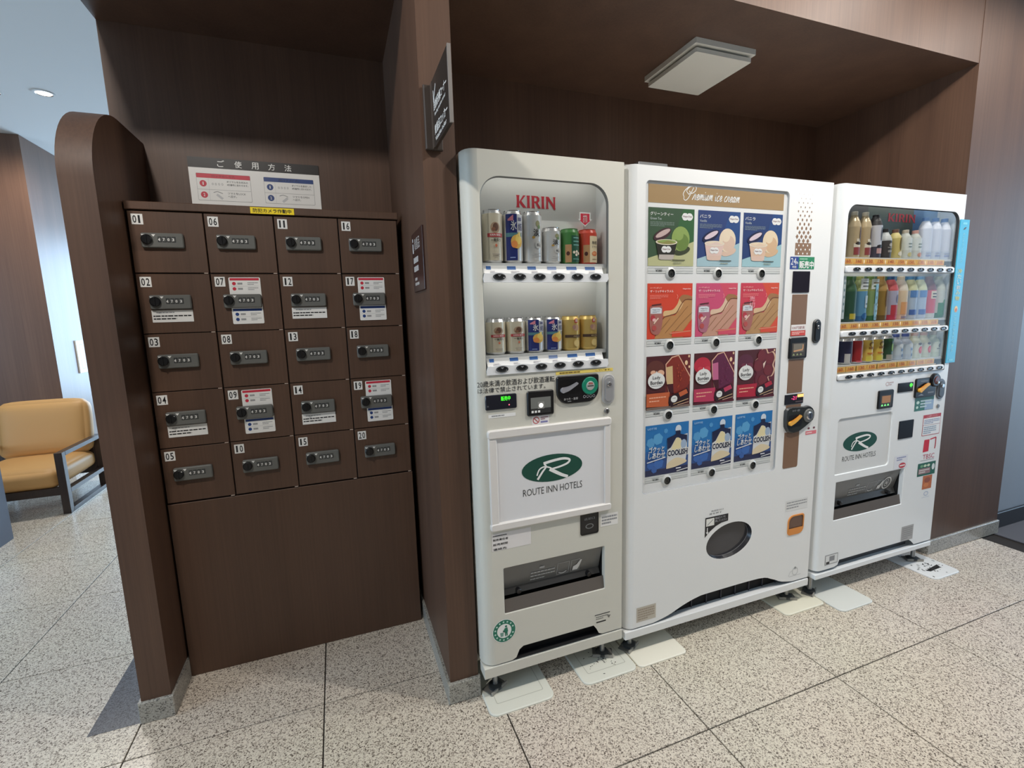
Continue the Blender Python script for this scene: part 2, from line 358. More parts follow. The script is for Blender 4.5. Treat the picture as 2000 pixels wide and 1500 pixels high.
m = MB(); m.plate(.379, .5255, 1.770, 1.7925, -.0072, -.006, C((250, 222, 30)), .0005); m.text('防犯カメラ作動中', .388, .516, 1.7745, 1.7885, -.0078, PRINT, .012); m.build('camera_notice', lk, 'yellow security camera sticker')

# instruction board over the lockers
sg = thing('instruction_board', 'white locker instruction board with a black title strip on back wall', 'sign', (.238, 1.25, 1.856))
m = MB(); m.box(0, .489, -.004, 0, 0, .145, PW); m.build('panel', sg)
m = MB(); m.box(0, .489, -.0042, 0, .145, .185, C((28, 22, 22)))
for k, ch in enumerate('ご使用方法'): m.text(ch, .104 + k * .0625, .130 + k * .0625, .152, .178, -.005, PW, .012, 3)
m.build('title_strip', sg)
for nme, x0, cc, t1, t2 in (('red', .025, PRED, ('ダイヤルをお好みの', '4桁番号に合わせます。'), ('ツマミをLOCK', 'へ回す。')), ('blue', .270, PBLUE, ('ダイヤルを設定した', '4桁番号に合わせます。'), ('ツマミをOPEN', 'へ回す。'))):
    m = MB(); W_ = .193; y = -.0048
    m.flat(rr(x0 - .001, x0 + W_ + .001, .018, .124, .004), -.0044, PGREY); m.flat(rr(x0, x0 + W_, .019, .123, .0035), -.0047, PW)
    m.rect(x0, x0 + W_, .106, .123, -.005, cc); m.text('ロックのしかた' if nme == 'red' else 'あけかた', x0 + .055, x0 + .138, .110, .119, -.0053, C((120, 20, 34)) if nme == 'red' else C((18, 30, 70)))
    m.rect(x0, x0 + W_, .0605, .0615, -.005, PGREY); m.rect(x0 + .041, x0 + .0418, .02, .106, -.005, C((200, 202, 205))); 
    for q, z, ch in ((0, .084, '1'), (1, .040, '2')):
        m.ell(x0 + .0215, z, .0125, .0125, -.005, cc, 20); m.text(ch, x0 + .0185, x0 + .0245, z - .006, z + .006, -.0054, PW, .02)
    for k in range(4): m.text('0', x0 + .052 + k * .0115, x0 + .058 + k * .0115, .079, .088, -.005, PGREY)
    for k, (tx, z) in enumerate(((t1[0], .091), (t1[1], .079))): m.text(tx, x0 + .106, x0 + .184, z, z + .008, -.005, C((90, 92, 96)), .005, 1)
    m.text(t2[0], x0 + .106, x0 + .172, .045, .0535, -.005, C((90, 92, 96)), .005, 1); m.text(t2[1], x0 + .106, x0 + .138, .0325, .041, -.005, C((90, 92, 96)), .005, 1)
    m.ribbon([(x0 + .055, .050), (x0 + .07, .054), (x0 + .088, .047)], .0025, -.005, PGREY); m.ribbon([(x0 + .066, .043), (x0 + .086, .026)] if nme == 'red' else [(x0 + .066, .026), (x0 + .086, .043)], .009, -.005, C((200, 202, 205)))
    m.build('instruction_card', sg, nme + ' headed instruction card')

# plaque on the side of the divider (faces the lockers)
pq = MB(lambda x, y, z: (1.03 + y, .695 - x, z))
pq.plate(0, .215, 1.466, 1.668, -.006, 0, C((58, 36, 32), .3), .002, .001)
pq.ell(.03, 1.644, .007, .007, -.0065, PW, 12); pq.rect(.022, .038, 1.600, 1.632, -.0065, PW)
pq.text('貴重品', .06, .165, 1.606, 1.645, -.0065, C((205, 200, 196)), .0, 1)
for z0, z1, b in ((1.562, 1.586, .19), (1.533, 1.556, .185)): pq.greek(.03, b, z0, z1, 1, -.0065, C((205, 200, 196)), rnd, .8)
for z0, z1, b in ((1.503, 1.516, .12), (1.486, 1.499, .18)): pq.greek(.04, b, z0, z1, 1, -.0065, C((190, 184, 180)), rnd, .75)
tag(pq.build('wall_plaque'), 'small dark plaque with white print on divider side facing lockers', 'sign')
# projecting flag sign on the divider's front
fs = thing('flag_sign', 'dark projecting flag sign with white lettering on the divider front', 'sign', (1.065, .43, 1.875))
m = MB(); m.bbox(-.026, .026, -.018, 0, 0, .180, C((66, 56, 50), .4), .003); m.box(-.006, .006, -.04, -.018, 0, .180, C((80, 70, 64), .35)); m.build('wall_bracket', fs)
m = MB(); m.box(-.004, .004, -.235, -.036, -.002, .182, C((52, 46, 42), .35)); m.box(-.0046, .0046, -.241, -.235, -.003, .183, C((140, 134, 130), .35)); m.build('blade', fs)
m = MB(lambda x, y, z: (-.004 + y, -.04 - x, z))
m.ribbon([(.012, .150), (.012, .118)], .006, -.0006, PW); m.ribbon([(.012, .118), (.045, .155)], .006, -.0006, PW)
for z, t1, t2 in ((.075, '自動販売機コーナー', 'Vending machine corner'), (.010, '貴重品ロッカー', 'Valuables locker')):
    m.text(t1, .012, .175, z + .018, z + .044, -.0006, PW, .02); m.text(t2, .018, .16, z, z + .012, -.0006, PW, .015)
m.build('lettering', fs, kind='stuff')

# ceiling ventilation panel in the alcove
vt = thing('ceiling_vent', 'square off-white ventilation panel under the alcove ceiling', 'vent', (2.41, .842, 2.5))
VM = C((214, 212, 202), .5); fxy = lambda x, y, z: (x, z, -y)
m = MB(fxy); m.plate(-.165, .165, -.178, .178, -.0, .022, VM, .004); m.flat(rr(-.165, .165, -.178, .178, .004), .022, VM); m.build('frame', vt)
m = MB(fxy); m.plate(-.13, .13, -.14, .14, .022, .032, DARK, .004); m.build('air_gap', vt)
m = MB(fxy); m.plate(-.152, .152, -.166, .166, .049, .032, VM, .006, -.0); m.flat(rr(-.152, .152, -.166, .166, .006), .032, VM); m.build('cover_panel', vt)

# ================================================================== VENDING MACHINES: shared builders
def sharp(x0, x1, z0, z1, n=4): return rr(x0, x1, z0, z1, 1e-5, n)
def band(m, x0, x1, z0, z1, hole, r, depth, mt, lip=None):
    h = rr(*hole, r, 10); m.ring(sharp(x0, x1, z0, z1, 10), 0, h, 0, mt); h2 = rr(hole[0] + .002, hole[1] - .002, hole[2] + .002, hole[3] - .002, r, 10)
    m.ring(h, 0, h2, .002, lip or mt, True); m.ring(h2, .002, h2, depth, lip or mt, True)
EDGE = [(0, .10), (0, .07), (0, .05), (.003, .033), (.010, .018), (.021, .007), (.033, .0015), (.043, 0)]
def left_edge(m, z0, z1, mt, e=EDGE):
    n = len(e); m.add([(x, y, z) for z in (z0, z1) for x, y in e], [(i, i + 1, i + 1 + n, i + n) for i in range(n - 1)], mt, True)
    m.add([(x, y, z1) for x, y in e] + [(.043, .10, z1)], [tuple(range(n + 1))], mt)
    m.add([(x, y, z0) for x, y in e] + [(.043, .10, z0)], [tuple(range(n + 1))], mt)
def route_logo(m, cx, cz, a, b, y, tx0, tx1, tz0, tz1):
    m.ell(cx, cz, a, b, y, GREEN, 36); E_ = lambda p: [(cx + q[0] * a, cz + q[1] * b) for q in p]; y2 = y - .0005
    m.ribbon(E_([(-.30, .40), (.0, .52), (.35, .58), (.56, .44), (.50, .2), (.25, .02), (-.05, -.08)]), .010 * a / .115, y2, PW, 6, .006 * a / .115)
    m.ribbon(E_([(-.10, -.06), (.10, -.35), (.30, -.62), (.50, -.82)]), .013 * a / .115, y2, PW, 6, .010 * a / .115)
    m.ribbon(E_([(-.28, .36), (-.22, .15), (-.34, -.2), (-.50, -.72)]), .005 * a / .115, y2, PW, 6, .008 * a / .115)
    m.ribbon(E_([(-.52, -.42), (-.44, .0), (-.28, .16), (-.1, .05), (-.02, -.1)]), .005 * a / .115, y2, PW, 6)
    m.text('ROUTE INN HOTELS', tx0, tx1, tz0, tz1, y, C((60, 62, 62)), -.004)
def buttons(parent, xs, z, a, b, y, lens=True):
    bm = MB(); bm.ring(ellp(0, 0, a, b), -.003, ellp(0, 0, a * .86, b * .84), -.0035, DGREY, True); bm.ring(ellp(0, 0, a, b), -.003, ellp(0, 0, a, b), .004, DGREY, True); bm.ring(ellp(0, 0, a * .86, b * .84), -.0035, ellp(0, 0, a * .7, b * .6), -.001, C((40, 42, 44), .2), True); bm.ell(0, 0, a * .7, b * .6, -.001, C((34, 36, 38), .2)); bm.flat([(-a * .32, b * .62), (a * .32, b * .62), (0, b * .05)], -.0036, C((130, 132, 134), .3))
    global _btn
    f = None
    for x in xs:
        if f is None: f = bm.build('selection_button', parent); o = f
        else: o = part(f, parent, 'selection_button')
        o.location = (x, y, z)
def kirin(m, x0, x1, z0, z1, y, mt):
    h = z1 - z0; w = (x1 - x0) / 5.55
    cnt = [0]
    def P(pts, ox): cnt[0] += 1; m.flat([(ox + px * w, z0 + pz * h) for px, pz in pts], y - .0001 * cnt[0], mt)
    stem = lambda ox, ww=.34: [(ox - .06, 0), (ox + ww + .06, 0), (ox + ww, .12), (ox + ww - .02, .5), (ox + ww, .88), (ox + ww + .06, 1), (ox - .06, 1), (ox, .88), (ox + .02, .5), (ox, .12)]
    x = x0 + .06 * w
    P(stem(0), x); P([(.34, .46), (.86, 1), (1.18, 1), (.62, .54), (1.26, 0), (.82, 0), (.34, .42)], x); x += 1.36 * w
    P(stem(0), x); x += .62 * w
    P(stem(0), x); P([(.34, 1), (.8, .98), (1.02, .84), (1.02, .62), (.82, .46), (.34, .44), (.34, .55), (.6, .57), (.68, .66), (.68, .8), (.58, .88), (.34, .89)], x); P([(.44, .48), (.76, .48), (1.2, 0), (.82, 0)], x); x += 1.3 * w
    P(stem(0), x); x += .62 * w
    P(stem(0, .28), x); P([(-.06, 1), (.34, 1), (1.22, .18), (1.22, -.06), (1.1, -.06), (.2, .78)], x); P(stem(.98, .24), x)
def feet(root, xs, y, h):
    f = MB(); f.lathe([(.022, 0, DGREY), (.026, .004, DGREY), (.026, .012, DGREY), (.010, .018, STEEL), (.010, h, STEEL), (0, h, STEEL)], 0, 0, 0, 14)
    a = None
    for x in xs:
        if a is None: a = f.build('foot', root); o = a
        else: o = part(a, root, 'foot')
        o.location = (x, y, .008)
    for k, x in enumerate(xs):
        b = MB(); b.box(-.040, .040, -.018, .03, 0, .004, C((110, 108, 104), .4)); b.box(-.040, .040, -.022, -.017, 0, .012, C((150, 146, 138), .4)); b.box(-.018, .018, -.017, .03, .004, .008, C((96, 94, 90), .4))
        o = b.build('anchor_bracket', root); o.location = (x, y - .002, .0085); o.rotation_euler = (0, 0, (.5 if k == 0 else -.45))
def slab(parent, name, x0, x1, z0, z1, y0, y1, mt, r=.004, b=.0015, label=None): m = MB(); m.plate(x0, x1, z0, z1, y0, y1, mt, r, b); return m.build(name, parent, label)
def port(root, x0, x1, z0, z1, emblem=False):
    m = MB(); d = .13; bk = C((34, 35, 36), .4)
    m.add([(x0, .004, z0), (x1, .004, z0), (x1, .004, z1), (x0, .004, z1), (x0, d, z0 + .02), (x1, d, z0 + .02), (x1, d, z1), (x0, d, z1)], [(4, 5, 6, 7), (0, 1, 5, 4), (3, 2, 6, 7), (0, 3, 7, 4), (1, 2, 6, 5)], bk)
    m.build('pickup_recess', root)
    m = MB(); zt = z1 - .004; zm = z0 + (z1 - z0) * .42; zb = z0 + .052
    m.add([(x0 + .006, .012, zt), (x1 - .006, .012, zt), (x1 - .006, .040, zm), (x0 + .006, .040, zm)], [(0, 1, 2, 3)], mat('flap_grey', (112, 112, 110), .25))
    m.add([(x0 + .006, .040, zm), (x1 - .006, .040, zm), (x1 - .006, .030, zb), (x0 + .006, .030, zb)], [(0, 1, 2, 3)], mat('flap_dark', (66, 66, 66), .25))
    fl = m.build('pickup_flap', root, 'smoky grey delivery flap')
    L = x1 - x0; yy = lambda z: .012 + (zt - z) / (zt - zm) * .028 - .002
    q = MB(lambda x, y, z: (x, yy(z) if z > zm else .037, z)); rn = random.Random(5); g1 = C((196, 198, 198))
    q.greek(x0 + L * .28, x0 + L * .52, zm + .006, zm + .05, 3, 0, g1, rn, .3); q.greek(x0 + L * .36, x0 + L * .44, zm + .056, zm + .066, 1, 0, g1, rn, .8)
    for (a, b) in ((.54, .66), (.68, .77)):
        X0, X1, Z0, Z1 = x0 + L * a, x0 + L * b, zm + .008, zm + .06
        for (p0, p1, q0, q1) in ((X0, X1, Z0, Z0 + .0012), (X0, X1, Z1 - .0012, Z1), (X0, X0 + .0012, Z0, Z1), (X1 - .0012, X1, Z0, Z1)): q.rect(p0, p1, q0, q1, 0, g1)
    X = x0 + L * .70; Z = zm + .012
    q.flat([(X, Z), (X + .022, Z), (X + .030, Z + .02), (X + .036, Z + .044), (X + .028, Z + .042), (X + .016, Z + .024), (X + .002, Z + .018)], 0, PW)
    q.ribbon([(x0 + L * .56, zm + .016), (x0 + L * .6, zm + .011), (x0 + L * .64, zm + .017)], .003, 0, PW)
    if emblem:
        X = x0 + L * .835; Z = zm + .036
        q.ring(ellp(X, Z, .032, .034), 0, ellp(X, Z, .026, .028), 0, PW); q.ring(ellp(X, Z, .017, .019), 0, ellp(X, Z, .013, .015), 0, g1); q.text('e', X - .007, X + .007, Z - .008, Z + .009, 0, PW, .02)
    q.build('flap_print', fl)
    s_ = MB(); s_.add([(x0, .004, z0 + .002), (x1, .004, z0 + .002), (x1, .012, z0 + .05), (x0, .012, z0 + .05)], [(0, 1, 2, 3)], SMOKE); s_.build('lower_guard', root)
    for t in (.16, .86):
        k = MB(); k.disc(x0 + L * t, zm - .014, .010, .02, .04, BLACK, 14, .002); k.build('flap_hinge', root)
def cup(root, x0, x1, z0, z1, rim, inner):
    m = MB(); m.ring(rr(x0, x1, z0, z1, .008), -.002, rr(x0 + .004, x1 - .004, z0 + .004, z1 - .004, .006), -.002, rim); m.ring(rr(x0, x1, z0, z1, .008), -.002, rr(x0, x1, z0, z1, .008), .002, rim, True)
    i = rr(x0 + .004, x1 - .004, z0 + .004, z1 - .004, .006); m.ring(i, -.002, i, -.0006, inner, True); m.flat(i, -.0006, inner); return m.build('coin_return', root)
def bill(root, x0, x1, z0, z1, kind):
    m = MB(); m.plate(x0, x1, z0, z1, -.007, 0, BLACK, .007, .003); f = m.build('bill_acceptor', root)
    q = MB(); w_ = x1 - x0; h = z1 - z0; a0, a1, b0, b1 = x0 + w_ * .12, x1 - w_ * .13, z0 + h * .1, z0 + h * .74
    if kind == 1:
        q.rect(a0, a1, b0, b1, -.0074, C((120, 122, 118), .3)); q.rect(a0, a1, b0, b0 + h * .2, -.0076, C((46, 46, 46))); q.rect(a0 + w_ * .26, a0 + w_ * .50, b0 + h * .18, b0 + h * .46, -.0078, C((150, 150, 146), .3)); q.ell(a0 + w_ * .38, b0 + h * .31, .008, .008, -.008, mat('sensor_lamp', (255, 252, 240), .4, emit=1.2), 14)
        for k in range(3): q.rect(a0 + w_ * (.02 + .12 * k), a0 + w_ * (.10 + .12 * k), b0 + h * .03, b0 + h * .12, -.008, PW)
    else:
        q.rect(a0, a1, b0, b1, -.0074, C((72, 66, 60), .3)); q.rect(a0 + w_ * .08, a1 - w_ * .1, b0 + h * .22, b1 - h * .04, -.0078, C((176, 122, 70) if kind == 3 else (120, 112, 96)))
        if kind == 2:
            q.ribbon([(a0 + w_ * .1, b0 + h * .26), (a0 + w_ * .4, b0 + h * .3), (a1 - w_ * .16, b0 + h * .34), (a1 - w_ * .14, b1 - h * .08)], .006, -.0082, C((206, 152, 104)))
        for k in range(3): q.flat([(a0 + w_ * (.04 + .2 * k), b0 + h * .06), (a0 + w_ * (.18 + .2 * k), b0 + h * .06), (a0 + w_ * (.11 + .2 * k), b0 + h * .17)], -.0082, mat('green_led', (120, 240, 130), .4, emit=1.2) if kind == 3 else C((150, 160, 110)))
    q.build('bill_slot', f)
def lever(root, pts, mt, w0, w1, y=-.016):
    m = MB(); m.ribbon(pts, w0, y, mt, 4, w1); m.ribbon(pts, w0 + .003, y + .006, mt, 4, w1 + .003); m.disc(pts[0][0], pts[0][1], w0 / 2, y - .001, y + .012, mt, 14); return m.build('return_lever', root)
def handle(root, x0, x1, z0, z1, m1, m2):
    m = MB(); r = (x1 - x0) / 2 - .0005; m.plate(x0, x1, z0, z1, -.006, 0, m1, r, .003, 8); f = m.build('door_handle', root)
    q = MB(); q.plate(x0 + r * .35, x1 - r * .35, z0 + r * .4, z1 - r * .4, -.010, -.005, m2, r * .62, .002, 6); c = (x0 + x1) / 2; q.disc(c, z1 - (z1 - z0) * .33, r * .36, -.014, -.009, CHROME, 14, .002); q.build('handle_lock', f)
def case_fill_lamp(root, x0, x1, z, power):  # tubes and area lights added to brighten the display interiors
    t = MB(lambda x, y, zz: (y, x, zz)); t.prism(ellp(.024, z, .006, .006, 12), x0, x1, mat('case_fill_tube', (250, 250, 246), .5, emit=1.2)); t.build('case_fill_lamp', root, 'thin white display lamp tube')
    l = bpy.data.lights.new('case_fill_light', 'AREA'); l.shape = 'RECTANGLE'; l.size = x1 - x0; l.size_y = .012; l.energy = power; l.color = (1, .98, .95)
    o = bpy.data.objects.new('case_fill_light', l); o.location = ((x0 + x1) / 2, .030, z - .010); o.rotation_euler = (math.radians(25), 0, 0); o.parent = root; COL.objects.link(o)
# ---- containers
def wrap(R): return lambda x, y, z: ((R + .0006 - y) * math.sin(x / R), -(R + .0006 - y) * math.cos(x / R), z)
class Can(MB):
    def __init__(s, R, h, body, lid=None, seg=32):
        super().__init__(); lid = lid or mat('can_aluminium', (205, 205, 205), .25, .85); s.R = R; s.h = h
        s.lathe([(R * .78, 0, lid), (R * .92, .004, lid), (R, .009, body), (R, h - .013, lid), (R * .86, h - .003, lid), (R * .88, h, lid), (R * .80, h - .002, lid), (0, h - .004, lid)], 0, 0, 0, seg)
        s.w = wrap(R); s.L = 0
    def on(s): s.xf = s.w; s.L += .00025; return -s.L
    def patch(s, x0, x1, z0, z1, mt, top=None, n=10):
        y = s.on()
        for i in range(n):
            a = x0 + (x1 - x0) * i / n; b = x0 + (x1 - x0) * (i + 1) / n
            za, zb = (z1, z1) if top is None else (top(i / n), top((i + 1) / n))
            s.add([(a, y, z0), (b, y, z0), (b, y, zb), (a, y, za)], [(0, 1, 2, 3)], mt)
        s.xf = None; return s
    def oval(s, cx, cz, a, b, mt, n=10):
        y = s.on()
        for i in range(n):
            t0, t1 = math.pi * i / n, math.pi * (i + 1) / n; xa, xb = cx - a * math.cos(t0), cx - a * math.cos(t1); ha, hb = b * math.sin(t0), b * math.sin(t1)
            s.add([(xa, y, cz - ha), (xb, y, cz - hb), (xb, y, cz + hb), (xa, y, cz + ha)], [(0, 1, 2, 3)], mt)
        s.xf = None; return s
    def word(s, t, x0, x1, z0, z1, mt, bold=.01, shear=0):
        y = s.on() - .0008; s.text(t, x0, x1, z0, z1, y, mt, bold, 2, shear); s.xf = None; return s
def place(o, root, x, y, z, label, cat, group):
    o.location = (root.location.x + x, root.location.y + y, z); return tag(o, label, cat, group)

# ================================================================== MACHINE 1 (beige beer machine)
v1 = thing('vending_machine', 'narrow beige drinks vending machine beside the walnut divider', 'vending machine', (1.142, .3755, 0), 0, 'vending machines in the alcove')
W1 = .565
m = MB(); m.box(.003, W1 - .002, .098, .80, .10, 1.872, BEIGE); m.build('cabinet', v1)
m = MB(); left_edge(m, .143, 1.878, BEIGE)
x0 = .043
m.flat([(x0, .143), (.105, .143), (.122, .150), (.135, .178), (.150, .188), (.440, .188), (.452, .172), (.463, .150), (.478, .144), (W1, .144), (W1, .19), (x0, .19)], 0, BEIGE)
m.rect(x0, W1, .19, .322, 0, BEIGE); band(m, x0, W1, .322, .508, (.082, .491, .328, .504), .005, .02, BEIGE)
m.rect(x0, W1, .508, 1.172, 0, BEIGE); band(m, x0, W1, 1.172, 1.81, (.047, .504, 1.182, 1.803), (.012, .012, .068, .068), .012, BEIGE, MGREY); m.rect(x0, W1, 1.81, 1.878, 0, BEIGE)
m.add([(W1, 0, .144), (W1, .10, .144), (W1, .10, 1.878), (W1, 0, 1.878)], [(0, 1, 2, 3)], BEIGE); m.add([(x0, 0, 1.878), (W1, 0, 1.878), (W1, .10, 1.878), (x0, .10, 1.878)], [(0, 1, 2, 3)], BEIGE); m.add([(x0, 0, .144), (W1, 0, .144), (W1, .06, .144), (x0, .06, .144)], [(0, 1, 2, 3)], DARK)
m.build('door', v1)
m = MB(); m.box(.09, .50, .03, .07, .142, .20, DARK); m.build('intake_grille', v1)
slab(v1, 'base_rail', 0, W1, .100, .139, -.004, .05, BEIGE, .002, .001)
feet(v1, (.055, .51), .055, .10)
INT = C((208, 209, 205), .6)
m = MB()
for (z0, z1) in ((1.172, 1.862),):
    a, b, c, d, e = .045, .506, .0125, .088, z0
    m.add([(a, c, e), (b, c, e), (b, c, z1), (a, c, z1), (a, d, e), (b, d, e), (b, d, z1), (a, d, z1)], [(4, 5, 6, 7), (0, 1, 5, 4), (3, 2, 6, 7), (0, 3, 7, 4), (1, 2, 6, 5)], INT)
kirin(m, .201, .355, 1.732, 1.772, .0872, C((196, 52, 66)))
m.plate(.22, .45, 1.66, 1.692, .080, .088, C((226, 228, 226)), .012)
m.build('display_case', v1)
m = MB(); m.flat([(.398, 1.71), (.44, 1.71), (.44, 1.688), (.446, 1.688), (.419, 1.664), (.392, 1.688), (.398, 1.688)], .0105, PW); m.flat([(.402, 1.706), (.436, 1.706), (.436, 1.684), (.440, 1.684), (.419, 1.668), (.398, 1.684), (.402, 1.684)], .0102, C((214, 48, 72))); m.text('おすすめ', .411, .427, 1.676, 1.703, .0099, PW, .02); m.build('arrow_sticker', v1, 'red down arrow sticker')
for zs in (1.541, 1.245):                                     # shelves with price strip and button rail
    s_ = MB(); s_.box(.05, .502, .014, .087, zs - .012, zs, C((225, 227, 226))); s_.build('shelf', v1)
    s_ = MB(); s_.add([(.052, .012, zs - .008), (.484, .012, zs - .008), (.486, .004, zs - .035), (.054, .004, zs - .035)], [(0, 1, 2, 3)], PW)
    for k in range(6):
        x = .062 + k * .071; yl = lambda z: .0114 - (zs - .008 - z) / .027 * .008
        mt = C((58, 104, 168)) if not (k == 3) else C((130, 150, 190))
        wd = (.016, .030, .030, .033, .038, .038)[k]
        s_.add([(x, yl(zs - .010), zs - .010), (x + wd, yl(zs - .010), zs - .010), (x + wd, yl(zs - .021), zs - .021), (x, yl(zs - .021), zs - .021)], [(0, 1, 2, 3)], mt)
        for zz in (zs - .027, zs - .031): s_.rect(x + .012, x + .012 + rnd.uniform(.015, .03), zz - .001, zz + .001, .0045, C((200, 196, 200)))
    s_.build('price_strip', v1)
    s_ = MB(); p = [(.050, zs - .062), (.496, zs - .062), (.502, zs - .052), (.500, zs - .034)]
    for k in range(25, -1, -1): p.append((.054 + .446 * k / 26, zs - .035 + (.004 * abs(math.cos(math.pi * (.054 + .446 * k / 26 - .101) / .0698)))))
    p.append((.048, zs - .05)); s_.prism(p, -.004, .012, mat('rail_white', (232, 234, 236), .3)); s_.build('button_rail', v1)
    buttons(v1, [.101 + .0698 * k for k in range(6)], zs - .0445, .021, .0105, -.004)
m = MB(); m.flat(rr(.048, .503, 1.183, 1.802, (.012, .012, .067, .067), 10), .0088, GLASS); m.build('window_pane', v1, 'clear display window')
case_fill_lamp(v1, .06, .49, 1.846, .13); case_fill_lamp(v1, .06, .49, 1.522, .15)
G1 = 'cans in the beige machine'
SIL = mat('cream_metal', (222, 214, 192), .3, .25); SILV = mat('pale_silver_metal', (222, 222, 220), .28, .35); GLD = mat('gold_metal', (214, 184, 110), .28, .4); NAVY = mat('navy_metal', (44, 56, 128), .28, .2)
BR = C((104, 74, 60)); RD = C((190, 70, 72))
def lager(h, lab, n1=None):
    c = Can(.033, h, SIL); k = h
    c.oval(0, k * .66, .016, k * .10, C((176, 150, 124))); c.oval(.001, k * .67, .009, k * .075, BR); c.oval(-.006, k * .63, .006, k * .035, C((140, 96, 76)))
    c.patch(-.026, .026, k * .485, k * .555, RD); c.word('KIRIN BEER', -.017, .017, k * .505, k * .54, PW); c.word('一番搾り', -.015, .015, k * .40, k * .46, PRINT, .02); c.oval(.001, k * .33, .0035, k * .03, C((214, 120, 90))); c.greek2 = None
    c.patch(-.012, .012, k * .16, k * .175, C((170, 160, 150))); c.patch(-.01, .01, k * .125, k * .137, C((170, 160, 150))); return c.build('beer_can')
def chuhai(h):
    c = Can(.033, h, SILV); k = h
    c.patch(-.034, .004, k * .06, k * .925, NAVY); c.patch(.004, .030, k * .58, k * .90, C((206, 208, 214), .3)); c.patch(-.026, -.008, k * .80, k * .91, C((226, 140, 160)), lambda t: k * (.83 + .08 * t))
    c.patch(-.034, .020, k * .50, k * .575, C((88, 140, 150), .3)); c.word('氷', -.016, .001, k * .62, k * .80, PW, .02); c.word('結', .008, .022, k * .62, k * .76, C((60, 64, 110)), .01); c.patch(.008, .02, k * .80, k * .86, C((96, 96, 130)))
    c.oval(.002, k * .41, .019, k * .13, C((232, 186, 92))); c.oval(.007, k * .46, .010, k * .10, C((244, 214, 112))); c.oval(-.006, k * .36, .010, k * .07, C((236, 150, 80))); c.oval(.010, k * .55, .004, k * .04, C((248, 226, 140)))
    c.patch(-.02, -.004, k * .10, k * .12, C((150, 170, 220))); return c.build('chuhai_can')
def tanrei(h):
    c = Can(.033, h, SILV); k = h
    c.oval(.008, k * .76, .008, k * .06, C((150, 150, 110))); c.oval(.012, k * .70, .005, k * .04, C((110, 140, 90))); c.word('淡', -.008, .012, k * .52, k * .66, PRINT, .02); c.oval(-.008, k * .50, .005, k * .025, C((190, 150, 70)))
    c.oval(.008, k * .36, .011, k * .075, C((206, 206, 204))); c.word('極上', .002, .016, k * .33, k * .39, C((80, 80, 84)), .01); c.patch(-.012, .018, k * .14, k * .15, C((180, 180, 180))); c.patch(-.01, .016, k * .19, k * .2, C((180, 180, 180))); return c.build('beer_can')
def nutcan(c1, c2, c3, h, kind):
    c = Can(.033, h, c1, c1); k = h
    c.patch(-.030, -.008, k * .05, k * .55, C((196, 150, 104))); c.oval(-.02, k * .30, .006, k * .06, C((80, 40, 30)))
    c.patch(-.008, .028, k * .05, k * .80, c2)
    if kind == 0:
        for z in (.72, .62, .52): c.patch(-.002, .022, k * z, k * (z + .03), c3)
        for x, z in ((.0, .33), (.010, .35), (.018, .30), (.008, .26)): c.oval(x, k * z, .0045, k * .04, C((240, 230, 210)))
        c.patch(-.004, .02, k * .13, k * .15, c3)
    else:
        c.word('柿の種', .0, .02, k * .56, k * .66, PRINT, .01); c.word('ピーナッツ', .0, .02, k * .46, k * .53, PRINT); c.oval(.01, k * .30, .011, k * .07, C((226, 130, 86))); c.oval(.008, k * .31, .007, k * .035, C((240, 170, 120))); c.patch(.0, .02, k * .13, k * .15, C((170, 140, 110)))
    return c.build('snack_can')
def goldcan(h):
    c = Can(.033, h, GLD, GLD); k = h
    c.patch(.0, .012, k * .80, k * .95, C((206, 50, 54)), lambda t: k * (.93 - .05 * abs(t - .5))); c.word('麒', .002, .010, k * .82, k * .91, PW); c.oval(.006, k * .66, .012, k * .09, C((196, 160, 130))); c.oval(-.002, k * .68, .006, k * .06, C((170, 130, 120)))
    c.patch(-.034, .034, k * .38, k * .46, C((78, 56, 44))); c.word('のどごし', -.005, .02, k * .395, k * .445, C((230, 210, 160))); c.oval(.008, k * .22, .012, k * .10, C((230, 206, 140))); return c.build('beer_can')
xs1 = [.101 + .0698 * k for k in range(6)]; yc = .052
for k, (o, lb) in enumerate(((lager(.168, ''), 'tall cream beer can with a red band on the upper shelf'), (chuhai(.168), 'tall navy and silver citrus can on the upper shelf'), (tanrei(.168), 'tall pale silver can with a black character on the upper shelf'),
        (tanrei(.120), 'short pale silver can with a black character beside the green can'), (nutcan(C((70, 130, 66), .35), C((38, 92, 70), .35), C((120, 180, 170)), .118, 0), 'green snack can on the upper shelf of the beige machine'), (nutcan(C((214, 78, 58), .35), C((242, 226, 190), .4), PW, .118, 1), 'red snack can with a cream label under the arrow sticker'))):
    place(o, v1, xs1[k], yc, 1.541, lb, 'can', G1)
for k, (o, lb) in enumerate(((lager(.121, ''), 'short cream beer can with red band at lower shelf end by divider'), (lager(.121, ''), 'short cream beer can with red band beside a navy can'), (chuhai(.121), 'short navy citrus can beside a cream can on the lower shelf'), (chuhai(.121), 'short navy citrus can beside a gold can on the lower shelf'), (goldcan(.121), 'gold beer can with brown band beside a navy can'), (goldcan(.121), 'gold beer can with brown band at lower shelf end near ice cream machine'))):
    place(o, v1, xs1[k], yc, 1.245, lb, 'can', G1)
